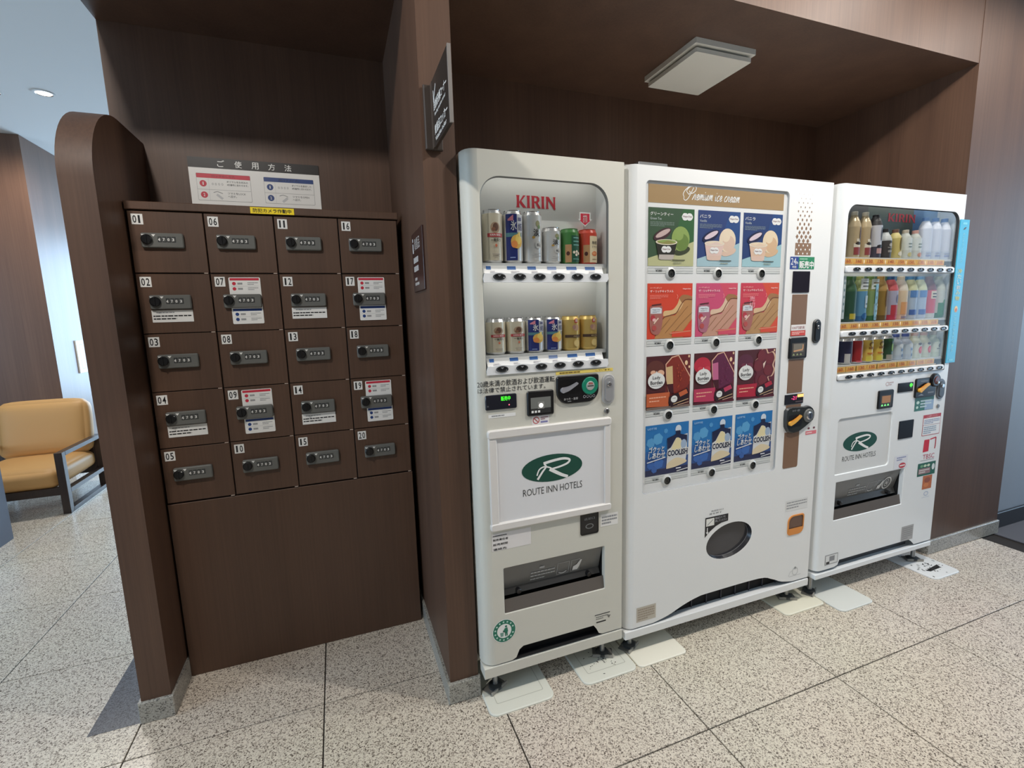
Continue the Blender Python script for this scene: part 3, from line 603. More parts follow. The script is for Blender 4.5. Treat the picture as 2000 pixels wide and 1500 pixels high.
# controls
m = MB(); m.text('20歳未満の飲酒および飲酒運転', .015, .291, 1.1445, 1.1655, -.0006, C((50, 50, 52)), .004); m.text('は法律で禁止されています。', .016, .256, 1.1245, 1.142, -.0006, C((50, 50, 52)), .004); m.build('printed_notice', v1, 'black Japanese drinking age notice')
m = MB(); m.rect(.296, .522, 1.1665, 1.1775, -.0006, C((240, 214, 110))); m.greek(.31, .445, 1.1695, 1.1745, 1, -.001, C((130, 106, 50)), rnd, .9); m.text('しています。', .452, .515, 1.1695, 1.175, -.001, C((130, 106, 50)), .01, 1); m.build('sticker', v1, 'long yellow sticker')
m = MB(); m.plate(.296, .461, 1.063, 1.162, -.008, 0, BLACK, (.045, .045, .010, .010), .003, 8)
m.text('おつり・返却', .322, .376, 1.0765, 1.085, -.0084, C((190, 190, 190)), .01); m.rect(.336, .35, 1.0715, 1.0735, -.0084, PGREY)
for k in range(4): m.ring(ellp(.402 + k * .0125, 1.084, .0052, .0052, 12), -.0084, ellp(.402 + k * .0125, 1.084, .0038, .0038, 12), -.0084, C((170, 172, 178)))
m.plate(.307, .384, 1.098, 1.150, -.0085, -.008, C((12, 12, 14), .3), .012); cp = m.build('coin_panel', v1)
lever(v1, [(.317, 1.113), (.335, 1.1165), (.352, 1.1235), (.374, 1.135)], C((150, 150, 156), .35), .018, .006)
m = MB(); m.disc(.4235, 1.1215, .0315, -.0125, -.008, C((22, 132, 104), .35), 28, .002); m.disc(.4235, 1.1215, .0165, -.0145, -.012, C((168, 172, 168), .3), 20, .002); m.rect(.4115, .4355, 1.1195, 1.1228, -.0149, C((30, 30, 30))); m.text('硬貨', .416, .432, 1.1265, 1.1335, -.0149, C((200, 80, 70)), .01); m.build('coin_slot', v1, 'green ringed coin slot')
handle(v1, .476, .528, 1.047, 1.157, C((176, 176, 176), .3), C((150, 150, 152), .3))
m = MB(); m.disc(.496, 1.022, .0105, -.006, 0, STEEL, 18, .002); m.rect(.4945, .4975, 1.015, 1.029, -.0064, DARK); m.build('key_lock', v1)
d1 = slab(v1, 'price_display', .0395, .149, 1.0675, 1.117, -.005, 0, mat('display_black', (30, 32, 42), .15), .005, .002)
m = MB(); m.text('販売中', .093, .126, 1.096, 1.111, -.0056, mat('green_display', (70, 235, 50), .5, emit=1.6), .012); m.ell(.121, 1.081, .002, .002, -.0056, mat('red_led', (255, 90, 110), .5, emit=4), 10); m.ell(.047, 1.081, .003, .003, -.0056, C((90, 92, 96)), 10); m.build('display_text', d1)
bill(v1, .186, .285, 1.033, 1.119, 1)
m = MB(); m.rect(.049, .145, 1.040, 1.052, -.0006, PW); m.greek(.06, .135, 1.043, 1.050, 1, -.001, PGREY, rnd, .5); m.build('sticker', v1)
m = MB(); m.rect(.203, .268, 1.001, 1.031, -.0006, C((236, 232, 232))); m.ring(ellp(.219, 1.0165, .0125, .0125), -.001, ellp(.219, 1.0165, .0095, .0095), -.001, C((190, 90, 90))); m.ribbon([(.211, 1.024), (.227, 1.009)], .003, -.001, C((190, 90, 90))); m.greek(.236, .264, 1.016, 1.028, 2, -.001, C((150, 100, 110)), rnd); m.rect(.236, .262, 1.006, 1.012, -.001, C((130, 130, 180))); m.build('sticker', v1)
# poster frame
FR = mat('frame_white', (226, 222, 218), .4)
m = MB(); m.plate(.041, .512, .970, 1.000, -.012, 0, FR, .010, .004); m.plate(.041, .512, .647, .675, -.012, 0, FR, .010, .004); m.plate(.044, .073, .672, .973, -.009, 0, FR, .001, .003); m.plate(.484, .509, .672, .973, -.009, 0, FR, .001, .003); pf = m.build('poster_frame', v1)
m = MB(); m.rect(.072, .485, .673, .972, -.003, C((228, 228, 230), .35)); route_logo(m, .277, .841, .117, .049, -.0036, .163, .393, .752, .777); m.build('poster', v1, 'white poster with a green oval hotel logo')
cup(v1, .386, .462, .563, .647, BLACK, mat('cup_black', (26, 26, 28), .3)); m = MB(); m.text('返却口', .402, .446, .620, .629, -.001, PGREY, .0, 1); m.ring(ellp(.424, .595, .017, .010), -.001, ellp(.424, .595, .013, .007), -.001, C((120, 122, 122))); m.build('return_print', v1)
m = MB(); m.rect(.471, .546, .582, .630, -.0006, C((236, 234, 230))); m.greek(.476, .542, .588, .624, 3, -.001, PGREY, rnd); m.build('sticker', v1)
m = MB(); m.rect(.045, .190, .573, .636, -.0006, C((232, 228, 226)))
m.rect(.049, .10, .626, .6285, -.001, PRINT); m.text('販売責任者', .049, .104, .609, .617, -.001, PRINT, .01, 1); m.text('販売期間', .049, .102, .592, .600, -.001, PRINT, .01, 1); m.text('連絡先', .049, .098, .575, .583, -.001, PRINT, .01, 1); m.build('label_plate', v1)
port(v1, .082, .491, .328, .504)
m = MB(); m.ell(.079, .267, .0445, .0445, -.0006, PW, 30); m.ring(ellp(.079, .267, .042, .042, 30), -.001, ellp(.079, .267, .027, .027, 30), -.001, C((30, 116, 92)))
g2 = C((30, 116, 92)); m.ell(.086, .283, .0042, .0042, -.001, g2, 12); m.flat([(.081, .277), (.091, .278), (.093, .262), (.091, .262), (.091, .246), (.087, .246), (.086, .258), (.085, .246), (.081, .246), (.081, .262), (.074, .268), (.073, .265)], -.001, g2)
m.flat([(.063, .262), (.077, .262), (.075, .247), (.065, .247)], -.001, C((120, 160, 148)))
for k in range(14):
    a = math.radians(20 + k * 24.5); m.ell(.079 + .0345 * math.cos(a), .267 + .0345 * math.sin(a), .0035, .0035, -.0014, C((190, 218, 208)), 8)
m.build('recycling_sticker', v1, 'round green litter sticker')
m = MB(); m.rect(.445, .512, .226, .229, -.0006, PRINT); m.greek(.45, .505, .206, .222, 2, -.0006, C((120, 120, 116)), rnd, .4); m.rect(.452, .494, .194, .199, -.0006, PRINT); m.flat([(.50, .215), (.515, .215), (.507, .203)], -.0006, C((110, 110, 106))); m.build('maker_plate', v1)

# ================================================================== MACHINE 2 (white ice cream machine)
v2 = thing('vending_machine', 'wide white ice cream vending machine with twelve flavour cards', 'vending machine', (1.722, .3755, 0), 0, 'vending machines in the alcove')
W2 = 1.0; E2 = [(x * .9, y) for x, y in EDGE]; x0 = .0387
m = MB(); m.box(.003, W2 - .002, .098, .80, .085, 1.868, WHITEPL); m.build('cabinet', v2)
m = MB(); left_edge(m, .124, 1.877, WHITEPL, E2)
cv = catmull([(.135, .124), (.208, .138), (.285, .165), (.356, .182), (.42, .186), (.694, .186), (.774, .165), (.83, .140), (.90, .125)], 4)
m.flat([(x0, .124)] + cv + [(W2, .124), (W2, .20), (x0, .20)], 0, WHITEPL)
OC = (.517, .404); oh = ellp(OC[0], OC[1], .124, .0765, 40, .13)
m.rect(x0, W2, .20, .30, 0, WHITEPL)
sq = []
for (x, z) in oh:                                             # outer loop of the band around the oval port
    dx, dz = x - OC[0], z - OC[1]; t = 1e9
    if dx > 1e-9: t = min(t, (W2 - OC[0]) / dx)
    if dx < -1e-9: t = min(t, (x0 - OC[0]) / dx)
    if dz > 1e-9: t = min(t, (.51 - OC[1]) / dz)
    if dz < -1e-9: t = min(t, (.30 - OC[1]) / dz)
    sq.append((OC[0] + dx * t, OC[1] + dz * t))
m.ring(sq, 0, oh, 0, WHITEPL)
for cx_, cz_ in ((x0, .30), (W2, .30), (W2, .51), (x0, .51)):  # corners cut by the ray fan
    q = sorted(sq, key=lambda p: math.hypot(p[0] - cx_, p[1] - cz_)); a_ = next(p for p in q if abs(p[0] - cx_) < 1e-6); b2_ = next(p for p in q if abs(p[1] - cz_) < 1e-6); m.flat([(cx_, cz_), a_, b2_], 0, WHITEPL)
m.ring(oh, 0, ellp(OC[0], OC[1], .118, .071, 40, .13), .016, mat('port_rim', (40, 40, 44), .25), True)
m.rect(x0, W2, .51, .665, 0, WHITEPL); band(m, x0, W2, .665, 1.84, (.074, .756, .676, 1.828), .018, .008, WHITEPL, C((176, 178, 180), .4)); m.rect(x0, W2, 1.84, 1.877, 0, WHITEPL)
m.add([(W2, 0, .124), (W2, .10, .124), (W2, .10, 1.877), (W2, 0, 1.877)], [(0, 1, 2, 3)], WHITEPL); m.add([(x0, 0, 1.877), (W2, 0, 1.877), (W2, .10, 1.877), (x0, .10, 1.877)], [(0, 1, 2, 3)], WHITEPL); m.build('door', v2)
m = MB(); m.box(.12, .93, .035, .07, .10, .20, DARK)
for k in range(9): m.box(.19 + k * .08, .195 + k * .08, .03, .036, .11, .195, C((46, 44, 52)))
m.build('intake_grille', v2)
slab(v2, 'base_rail', 0, W2, .085, .118, -.004, .05, WHITEPL, .003, .0015); feet(v2, (.055, .93), .05, .085)
m = MB(); m.plate(.064, .188, 1.877, 1.897, .03, .12, STEEL, .003, .001); m.box(.0, .07, .06, .12, 1.877, 1.893, C((110, 106, 100), .4)); m.build('top_bracket', v2, 'metal hinge bracket on the roof')
m = MB(); m.plate(.076, .754, .678, 1.826, .0075, .012, PANEL, .016); m.build('selection_panel', v2)
m = MB(); m.rect(.090, .734, 1.7555, 1.818, .0068, GOLD)
LET = {'r': (.75, [[(0, 0), (.15, .5), (.25, 1.05), (.32, .88), (.55, .9), (.5, .4), (.6, .05), (.8, .15)]]), 'e': (.66, [[(0, .15), (.35, .4), (.5, .8), (.33, 1), (.15, .7), (.12, .3), (.3, 0), (.55, .1), (.7, .3)]]),
       'm': (1.0, [[(0, .6), (.12, 1), (.12, .5), (.08, 0)], [(.1, .3), (.3, .9), (.44, .95), (.44, .5), (.4, 0)], [(.42, .3), (.62, .9), (.76, .95), (.76, .4), (.8, .05), (1.0, .2)]]), 'i': (.42, [[(0, .5), (.14, 1), (.12, .4), (.18, .03), (.4, .2)]]),
       'u': (.78, [[(0, .6), (.12, 1), (.1, .4), (.17, .05), (.3, .05), (.46, .5), (.52, 1)], [(.52, 1), (.5, .3), (.58, .03), (.78, .2)]]), 'c': (.6, [[(.5, .85), (.35, 1), (.15, .75), (.1, .35), (.25, .02), (.45, .06), (.62, .25)]]),
       'a': (.8, [[(.5, .85), (.3, 1), (.1, .6), (.12, .15), (.3, 0), (.48, .5), (.53, 1)], [(.53, 1), (.5, .3), (.58, .03), (.8, .2)]])}
def script(m, x, z, s, y, mt, w):
    sh = lambda p: [(x + (a + b * .35) * s, z + b * s) for a, b in p]
    for st in ([(1.0, 2.15), (.8, 1.3), (.5, .3), (.1, -.15), (-.4, .0), (-.55, .45)], [(.05, 1.1), (-.35, 1.5), (.0, 2.1), (.8, 2.4), (1.55, 2.2), (1.6, 1.6), (1.1, 1.15), (.7, 1.1)], [(.05, 1.1), (.4, .9), (.5, 1.3), (.2, 1.5)], [(-.55, .45), (-.9, .9), (-.7, 1.6), (.0, 2.3)]): m.ribbon(sh(st), w, y, mt, 6)
    x += 1.45 * s
    for wd in ('remium', 'ice', 'cream'):
        for ch in wd:
            ad, sts = LET[ch]
            for st in sts: m.ribbon(sh(st), w * 1.35, y, mt, 5, w * .8)
            if ch == 'i': m.ell(x + .62 * s, z + 1.4 * s, .09 * s, .09 * s, y, mt, 8)
            x += ad * s
        x += .5 * s
    return x
script(m, .252, 1.7735, .0200, .0064, PW, .0029); m.build('header_strip', v2, 'gold header strip with white script lettering')
# flavour cards: 12 cards of .202 x .205
CWX = (.0910, .3110, .5300); CZ = (1.5355, 1.2715, 1.004, .7425); CH = (.204, .202, .203, .201); CW = .2025
def card(col, row, nm, bg):
    mm = MB(); X, Z, w_, h_ = CWX[col], CZ[row], CW, CH[row]; q = MBCard(X, Z, w_, h_); q.r(0, 1, 0, 1, bg); return q
class MBCard(MB):
    def __init__(s, X, Z, w_, h_): super().__init__(); s.X, s.Z, s.W, s.H = X, Z, w_, h_; s.k = 0
    def y(s): s.k += 1; return .0068 - s.k * .00012
    def P(s, p): return [(s.X + max(0, min(1, a)) * s.W, s.Z + max(0, min(1, b)) * s.H) for a, b in p]
    def r(s, a, b, c, d, mt): s.flat(s.P([(a, c), (b, c), (b, d), (a, d)]), s.y(), mt); return s
    def p(s, pts, mt): s.flat(s.P(pts), s.y(), mt); return s
    def sp(s, pts, mt): return s.p(catmull(list(pts) + [pts[0]], 5)[:-1], mt)
    def e(s, cx, cz, a, b, mt, rot=0, n=24): return s.p(ellp(cx, cz, a, b, n, rot), mt)
    def t(s, body, a, b, c, d, mt, bold=.01, shear=0, res=2): s.text(body, s.X + a * s.W, s.X + b * s.W, s.Z + c * s.H, s.Z + d * s.H, s.y(), mt, bold, res, shear); return s
    def rib(s, pts, w_, mt): s.ribbon(s.P(pts), w_ * s.W, s.y(), mt, 4); return s
    def g(s, a, b, c, d, n, mt, seed=1, fill=.5): s.greek(s.X + a * s.W, s.X + b * s.W, s.Z + c * s.H, s.Z + d * s.H, n, s.y(), mt, random.Random(seed), fill); return s
def dz_logo(q, cx, cz, a):
    q.sp([(cx - a, cz), (cx - a * .7, cz + a * .45), (cx - a * .2, cz + a * .5), (cx, cz + a * .38), (cx + a * .2, cz + a * .5), (cx + a * .7, cz + a * .45), (cx + a, cz), (cx + a * .7, cz - a * .45), (cx + a * .2, cz - a * .5), (cx, cz - a * .38), (cx - a * .2, cz - a * .5), (cx - a * .7, cz - a * .45)], PW)
    q.t('Häagen-Dazs', cx - a * .8, cx + a * .8, cz - a * .14, cz + a * .18, C((110, 40, 60)), .01)
def haagen(col, bg, bg2, table, scoop, scoop2, cupc, cupin, jp, en, seed):
    q = card(col, 0, '', bg); q.p([(.5, .35), (.75, 1), (1, 1), (1, .4)], bg2)
    q.p([(0, 0), (1, 0), (1, .44), (.6, .30), (.2, .19), (0, .135)], table)
    q.t(jp[0], .04, jp[1], .865, .925, PW, .02); q.t(en[0], .04, en[1], .795, .835, C((206, 214, 214)), .0); q.g(.04, .56, .68, .765, 4, C((170, 186, 180)), seed, .25); dz_logo(q, .84, .865, .125)
    q.e(.74, .27, .18, .07, C((64, 70, 44)) if col == 0 else scoop2, .25); q.e(.70, .48, .20, .215, scoop); q.e(.73, .42, .15, .15, scoop2); q.e(.66, .55, .10, .10, scoop)
    q.e(.30, .55, .205, .085, C((70, 40, 46)) if col == 0 else C((30, 30, 66)), .42); q.e(.31, .565, .17, .045, C((206, 180, 176)) if col == 0 else C((226, 206, 216)), .42)
    q.p([(.165, .405), (.615, .405), (.545, .125), (.50, .11), (.28, .11), (.225, .125)], cupc); q.p([(.235, .20), (.56, .2), (.545, .125), (.50, .11), (.28, .11), (.225, .125)], C((196, 186, 178)) if col == 0 else C((226, 196, 180)))
    q.e(.39, .415, .235, .05, C((236, 226, 206))); q.e(.39, .418, .205, .038, cupin); q.sp([(.19, .43), (.3, .41), (.42, .44), (.55, .41), (.58, .43), (.4, .455)], scoop); dz_logo(q, .385, .29, .11)
    q.rib([(.52, .105), (.80, .105)], .016, C((70, 72, 56))); q.g(.54, .85, .04, .075, 1, C((150, 152, 130)), seed)
    return q.build('flavour_card', v2, ('green tea', 'vanilla', 'vanilla')[col] + ' ice cream card in the top row')
haagen(0, C((62, 88, 62)), C((54, 100, 56)), C((196, 196, 148)), C((148, 172, 94)), C((112, 138, 66)), C((44, 40, 30)), C((150, 146, 82)), ('グリーンティー', .53), ('Green Tea', .28), 1)
haagen(1, C((46, 66, 122)), C((40, 76, 136)), C((172, 202, 212)), C((240, 222, 196)), C((226, 196, 176)), C((230, 200, 190)), C((232, 208, 196)), ('バニラ', .29), ('Vanilla', .2), 2)
haagen(2, C((40, 62, 116)), C((36, 72, 130)), C((166, 204, 212)), C((238, 218, 186)), C((220, 184, 146)), C((226, 192, 166)), C((232, 206, 180)), ('バニラ', .29), ('Vanilla', .2), 3)
def caramel(col, bg, bg2, cone, cream):
    q = card(col, 1, '', bg); q.p([(.55, 1), (1, 1), (1, .68), (.72, .72)], bg2)
    dk = C((126, 72, 44))
    q.p([(.16, 0), (.28, .22), (.36, .40), (.62, .42), (.78, .62), (.85, .78), (1, .76), (1, .22), (.82, .06), (.8, 0)], cone)
    q.sp([(.35, .41), (.37, .50), (.55, .52), (.66, .62), (.72, .74), (.80, .68), (.78, .60), (.70, .50), (.58, .43), (.46, .41)], cream)
    q.sp([(.70, .73), (.78, .79), (.92, .78), (1, .74), (1, .70), (.86, .72), (.78, .64)], C((170, 120, 76)))
    for p in ([(.18, .05), (.34, .36), (.5, .42), (.64, .46), (.74, .60), (.84, .70), (1, .70)], [(.40, .10), (.66, .34), (.9, .58)], [(.55, .08), (.8, .30), (1, .46)], [(.3, .16), (.5, .36)]): q.rib(p, .018 if p[0][0] < .2 else .009, dk if p[0][0] < .2 else C((150, 104, 66)))
    q.p([(.80, .12), (1, .34), (1, 0.02), (.55, .02), (.55, .12)], bg2); q.rib([(.5, .09), (.98, .12)], .02, C((226, 140, 110)))
    q.sp([(.05, .30), (.05, .55), (.10, .60), (.28, .60), (.33, .56), (.33, .30), (.27, .10), (.16, .08), (.08, .14)], C((176, 110, 100)) if col != 1 else C((180, 112, 130)))
    q.p([(.07, .46), (.31, .46), (.31, .55), (.26, .57), (.12, .57), (.07, .55)], C((226, 230, 236))); q.t('Häagen-Dazs', .11, .28, .515, .54, C((60, 60, 80))); q.g(.11, .27, .475, .505, 2, PGREY, 3)
    q.e(.12, .38, .05, .055, C((190, 60, 70))); q.e(.15, .345, .04, .03, C((240, 190, 190))); q.rib([(.14, .28), (.24, .38)], .025, C((240, 214, 190))); q.e(.15, .2, .05, .05, C((190, 84, 80))); q.rib([(.09, .61), (.30, .63)], .02, C((80, 40, 40)))
    q.t('ハーゲンダッツ', .05, .3, .905, .935, C((255, 220, 210))); q.t('ザ・リッチキャラメル', .05, .56, .835, .88, PW, .015); q.g(.05, .45, .72, .80, 3, C((250, 190, 180)), 4, .2); q.t('Häagen-Dazs', .77, .95, .885, .91, PW)
    q.rib([(.64, .80), (.66, .76), (.64, .72)], .008, C((250, 170, 150)))
    if col == 2:
        for ch, z in (('売', .64), ('切', .52)): q.t(ch, .22, .36, z, z + .10, C((250, 190, 200)), .0)
    return q.build('flavour_card', v2, ('orange red', 'pink', 'rose red')[col] + ' caramel crepe card in the second row')
caramel(0, C((222, 74, 48)), C((226, 74, 50)), C((196, 142, 88)), C((230, 192, 138))); caramel(1, C((214, 84, 122)), C((220, 84, 106)), C((206, 156, 134)), C((232, 200, 172))); caramel(2, C((214, 66, 84)), C((224, 82, 52)), C((190, 146, 96)), C((226, 192, 150)))
def borden(col, band_, bar, bar2, accent):
    q = card(col, 2, '', C((84, 32, 36))); q.p([(.4, .2), (.55, 1), (1, 1), (1, .2)], C((112, 40, 40)) if col == 0 else C((104, 32, 50))); q.e(.2, .76, .2, .16, accent[0]); q.e(.32, .68, .08, .06, accent[1]); q.e(.15, .70, .06, .04, accent[1])
    for x, z, s in ((.96, .96, .02), (.9, .84, .035), (.97, .76, .02)): q.e(x, z, s, s * 1.3, C((250, 214, 170)), 0, 10)
    if col == 2:
        fl_ = [(.52, .20), (.46, .40), (.50, .52), (.42, .60), (.44, .76), (.56, .84), (.60, .97), (.72, .99), (.78, .90), (.90, .92), (.97, .80), (.92, .66), (.96, .56), (.90, .44), (.80, .42), (.84, .3), (.72, .18), (.6, .16)]
        q.sp([(.5 + (a - .5) * 1.06 + .01, .55 + (b - .55) * 1.05) for a, b in fl_], C((230, 190, 160))); q.sp(fl_, C((104, 34, 46)))
        for x, z in ((.62, .86), (.83, .80), (.54, .66), (.80, .56), (.66, .36)): q.e(x, z, .11, .11, C((120, 40, 48)), .4)
        q.p([(.66, .70), (.74, .76), (.68, .60)], C((240, 216, 200)))
    else:
        q.p([(.50, .30), (.44, .55), (.42, .84), (.56, .97), (.72, 1), (1, .58), (1, .5), (.8, .26)], C((236, 190, 160))); q.p([(.52, .30), (.46, .55), (.44, .83), (.57, .95), (.71, .98), (.99, .56), (.98, .44), (.8, .25)], bar)
        q.p([(.44, .78), (.58, .80), (.60, .46), (.46, .46)], bar2); q.p([(.46, .46), (.60, .46), (.62, .26), (.51, .3)], C((74, 20, 30)))
        for k in range(14): rk = random.Random(k + col * 20); q.e(rk.uniform(.66, .88), rk.uniform(.34, .82), .015, .02, accent[2], 0, 8)
    q.p([(0, .06), (0, .31), (.52, .31), (.50, .04)], band_); q.g(.06, .44, .13, .26, 2, C((250, 190, 160)), 5 + col, .3); q.r(0, 1, 0, .045, C((130, 110, 100)) if col == 0 else C((90, 24, 40)))
    q.e(.215, .545, .19, .15, PW); q.p([(.19, .68), (.24, .68), (.215, .73)], PW); q.t('Lady', .13, .30, .555, .635, C((60, 60, 64)), .01); q.t('Borden', .08, .35, .475, .545, C((60, 60, 64)), .02); q.rib([(.10, .45), (.33, .45)], .008, PGREY)
    q.p([(.50, .22), (.92, .36), (.97, .26), (.93, .12), (.56, .02), (.49, .10)], C((46, 20, 28))); q.p([(.72, .28), (.90, .34), (.94, .26), (.76, .2)], band_); q.e(.62, .17, .075, .065, PW, .2); q.t('Lady', .585, .655, .17, .2, C((60, 60, 64))); q.rib([(.60, .07), (.95, .15)], .012, C((236, 200, 150))); q.rib([(.7, .05), (.96, .09)], .012, C((226, 180, 150)))
    return q.build('flavour_card', v2, ('brown almond chocolate bar', 'purple berry chocolate bar', 'dark flower-shaped chocolate')[col] + ' card in the third row')
borden(0, C((206, 104, 62)), C((140, 48, 36)), C((222, 190, 140)), (C((104, 54, 46)), C((240, 190, 160)), C((176, 74, 50)))); borden(1, C((196, 62, 96)), C((104, 36, 70)), C((206, 110, 150)), (C((196, 46, 66)), C((214, 70, 84)), C((122, 46, 84)))); borden(2, C((186, 36, 60)), C((104, 34, 46)), PW, (C((96, 40, 60)), C((120, 50, 70)), PW))
def coolish(col):
    q = card(col, 3, '', C((40, 122, 190))); q.r(0, 1, 0, .34, C((52, 84, 146))); q.r(0, 1, 0, .12, C((44, 48, 84))); q.p([(.0, .34), (1, .40), (1, .5), (0, .5)], C((46, 106, 176)))
    hx = lambda x, z, r, mt: q.e(x, z, r, r, mt, .26, 6)
    for x, z, r, c3 in ((.12, .66, .10, (92, 164, 216)), (.28, .72, .12, (96, 170, 220)), (.46, .86, .05, (86, 160, 216)), (.30, .24, .12, (64, 112, 186)), (.12, .22, .09, (60, 106, 180)), (.2, .12, .07, (62, 104, 176))): hx(x, z, r, C(c3))
    q.e(.75, .87, .07, .08, C((220, 230, 240))); q.p([(.70, .74), (.69, .84), (.80, .84), (.80, .74)], C((28, 34, 66)))
    q.p([(.48, .10), (.50, .44), (.49, .70), (.62, .74), (.72, .79), (.84, .74), (.97, .76), (.96, .40), (.93, .18)], C((226, 226, 226))); q.p([(.50, .48), (.49, .71), (.63, .75), (.72, .79), (.86, .75), (.96, .73), (.96, .58), (.9, .52), (.8, .68), (.7, .70), (.58, .52)], C((24, 34, 72)))
    q.sp([(.58, .46), (.64, .60), (.72, .70), (.80, .66), (.82, .56), (.78, .44)], C((240, 226, 180))); q.e(.88, .56, .07, .09, C((170, 190, 214))); q.sp([(.48, .10), (.50, .20), (.70, .30), (.92, .24), (.94, .18), (.7, .12)], C((232, 214, 180)))
    q.t('COOLISH', .485, .99, .33, .48, PW, .09); q.t('COOLISH', .50, .975, .345, .465, C((30, 32, 60)), .04)
    for k, (tx, a, b, z0, z1) in enumerate((('ゴクッと', .07, .42, .47, .58), ('しあわせ', .06, .44, .35, .46))): q.t(tx, a, b, z0, z1, PW, .05, .15); q.t(tx, a + .008, b - .008, z0 + .008, z1 - .008, C((40, 60, 110)), .0, .15)
    q.rib([(.03, .28), (.45, .345)], .018, PW); q.t('LOTTE', .04, .24, .92, .955, C((190, 220, 240))); q.r(.70, .82, .075, .10, C((230, 230, 236))); q.rib([(.72, .03), (.98, .06)], .016, PW)
    return q.build('flavour_card', v2, 'blue pouch ice cream card in the bottom row')
for k in range(3): coolish(k)
prices = ('¥380', '¥380', '¥200', '¥180')
rb = MB(); rb.ring(ellp(0, 0, .0225, .0225, 24), -.002, ellp(0, 0, .0155, .0155, 24), -.006, C((214, 214, 210), .3), True); rb.ring(ellp(0, 0, .0225, .0225, 24), -.002, ellp(0, 0, .0225, .0225, 24), .006, C((196, 196, 192), .3), True); rb.ring(ellp(0, 0, .0155, .0155, 24), -.006, ellp(0, 0, .0135, .0135, 24), -.001, BLACK, True); rb.ell(0, 0, .0135, .0135, -.001, C((70, 72, 70), .15), 24); rb.ell(.003, -.003, .005, .005, -.0014, C((40, 42, 42), .15), 12)
fb = None
for r_ in range(4):
    for c in range(3):
        X, Z = CWX[c], CZ[r_]; p = MB(); p.rect(X + .0, X + CW, Z - .026, Z - .006, .0068, C((222, 224, 222))); 
        for zz in (Z - .0065, Z - .018, Z - .0255): p.rect(X + .0, X + CW, zz - .0004, zz + .0004, .0064, C((150, 154, 152)))
        p.rect(X + .03, X + .066, Z - .0105, Z - .0095, .006, PGREY); p.text(prices[r_], X + .034, X + .062, Z - .0205, Z - .0125, .006, PRINT, .01); p.build('price_label', v2)
        if fb is None: fb = rb.build('selection_button', v2); o = fb
        else: o = part(fb, v2, 'selection_button')
        o.location = (X + .1005, .0068, Z - .0265)
m = MB(); m.flat(rr(.078, .752, .680, 1.824, .014), .0018, glass('panel_glaze', (.99, .995, .995), .15)); m.build('window_pane', v2, 'clear cover of the selection panel')
# right column
m = MB(); bd_ = C((140, 108, 80))
for i in range(15):
    z = 1.822 - i * .0165; s_ = .0008 + .0075 * min(1, i / 11.0)
    for k in range(4 if i % 2 == 0 else 3):
        x = .808 + k * .0245 + (0 if i % 2 == 0 else .01225)
        if i < 12: m.flat([(x, z - s_ * 1.25), (x + s_, z), (x, z + s_ * 1.25), (x - s_, z)] if i > 8 else ellp(x, z, s_ * .8, s_ * 1.1, 10), -.0006, bd_)
m.rect(.801, .890, 1.583, 1.632, -.0005, bd_)
for i in range(3):
    for k in range(4 if i % 2 else 3): m.flat([(.808 + k * .0245 + (0 if i % 2 else .012) + a, 1.622 - i * .016 + b) for a, b in ((0, -.005), (.004, 0), (0, .005), (-.004, 0))], -.0009, PW)
m.build('dot_pattern', v2, 'brown halftone dot print')
m = MB(); m.rect(.777, .825, 1.527, 1.577, -.0006, C((36, 64, 140))); m.rect(.825, .914, 1.527, 1.577, -.0006, C((30, 134, 84))); m.text('24', .781, .810, 1.545, 1.572, -.001, PW, .0); m.text('h', .812, .821, 1.548, 1.560, -.001, PW, .01); m.text('時間', .790, .812, 1.531, 1.541, -.001, PW); m.text('販売中', .829, .910, 1.531, 1.560, -.001, PW, .035); m.greek(.83, .905, 1.564, 1.573, 1, -.001, C((160, 210, 180)), rnd); m.build('sticker', v2, 'blue and green sales sticker')
slab(v2, 'card_reader', .796, .892, 1.432, 1.519, -.003, 0, mat('reader_black', (36, 32, 42), .15), .002, .001)
for a, b in ((1.252, 1.425), (1.010, 1.155), (.943, .959), (.676, .838)): slab(v2, 'trim_strip', .800, .887, a, b, -.0012, 0, BROWN, (.008, .008, .0005, .0005) if a < .7 else .0005, .0003)
m = MB(); m.rect(.802, .886, 1.276, 1.300, -.0016, C((236, 232, 230))); m.rect(.802, .886, 1.254, 1.275, -.0016, C((214, 70, 56))); m.text('100円硬貨', .808, .880, 1.281, 1.294, -.002, C((170, 120, 120)), .0, 1); m.greek(.808, .88, 1.258, 1.272, 2, -.002, C((250, 200, 190)), rnd); m.build('sticker', v2, 'red and white coin sticker')
bill(v2, .794, .897, 1.157, 1.247, 2)
d2 = slab(v2, 'price_display', .789, .897, .961, 1.004, -.003, 0, mat('display_black2', (40, 40, 46), .15), .002, .001)
m = MB(); m.text('-21', .826, .854, .980, .996, -.0034, mat('pink_led', (240, 60, 120), .5, emit=1.8), .01); m.rect(.860, .896, .989, 1.002, -.0034, mat('amber_led', (255, 190, 110), .5, emit=1.2)); m.rect(.85, .893, .968, .973, -.0034, C((90, 70, 72))); m.build('display_text', d2)
sh_ = [(.800, .945), (.815, .950)] + [(.920 + .0425 * math.cos(math.radians(a)), .905 + .0425 * math.sin(math.radians(a))) for a in range(110, -50, -16)] + [(.905, .852), (.870, .836), (.838, .832), (.808, .842), (.792, .866), (.789, .90), (.790, .935)]
m = MB(); n = len(sh_); cxy = (sum(p[0] for p in sh_) / n, sum(p[1] for p in sh_) / n); inn = [(cxy[0] + (a - cxy[0]) * .94, cxy[1] + (b - cxy[1]) * .94) for a, b in sh_]
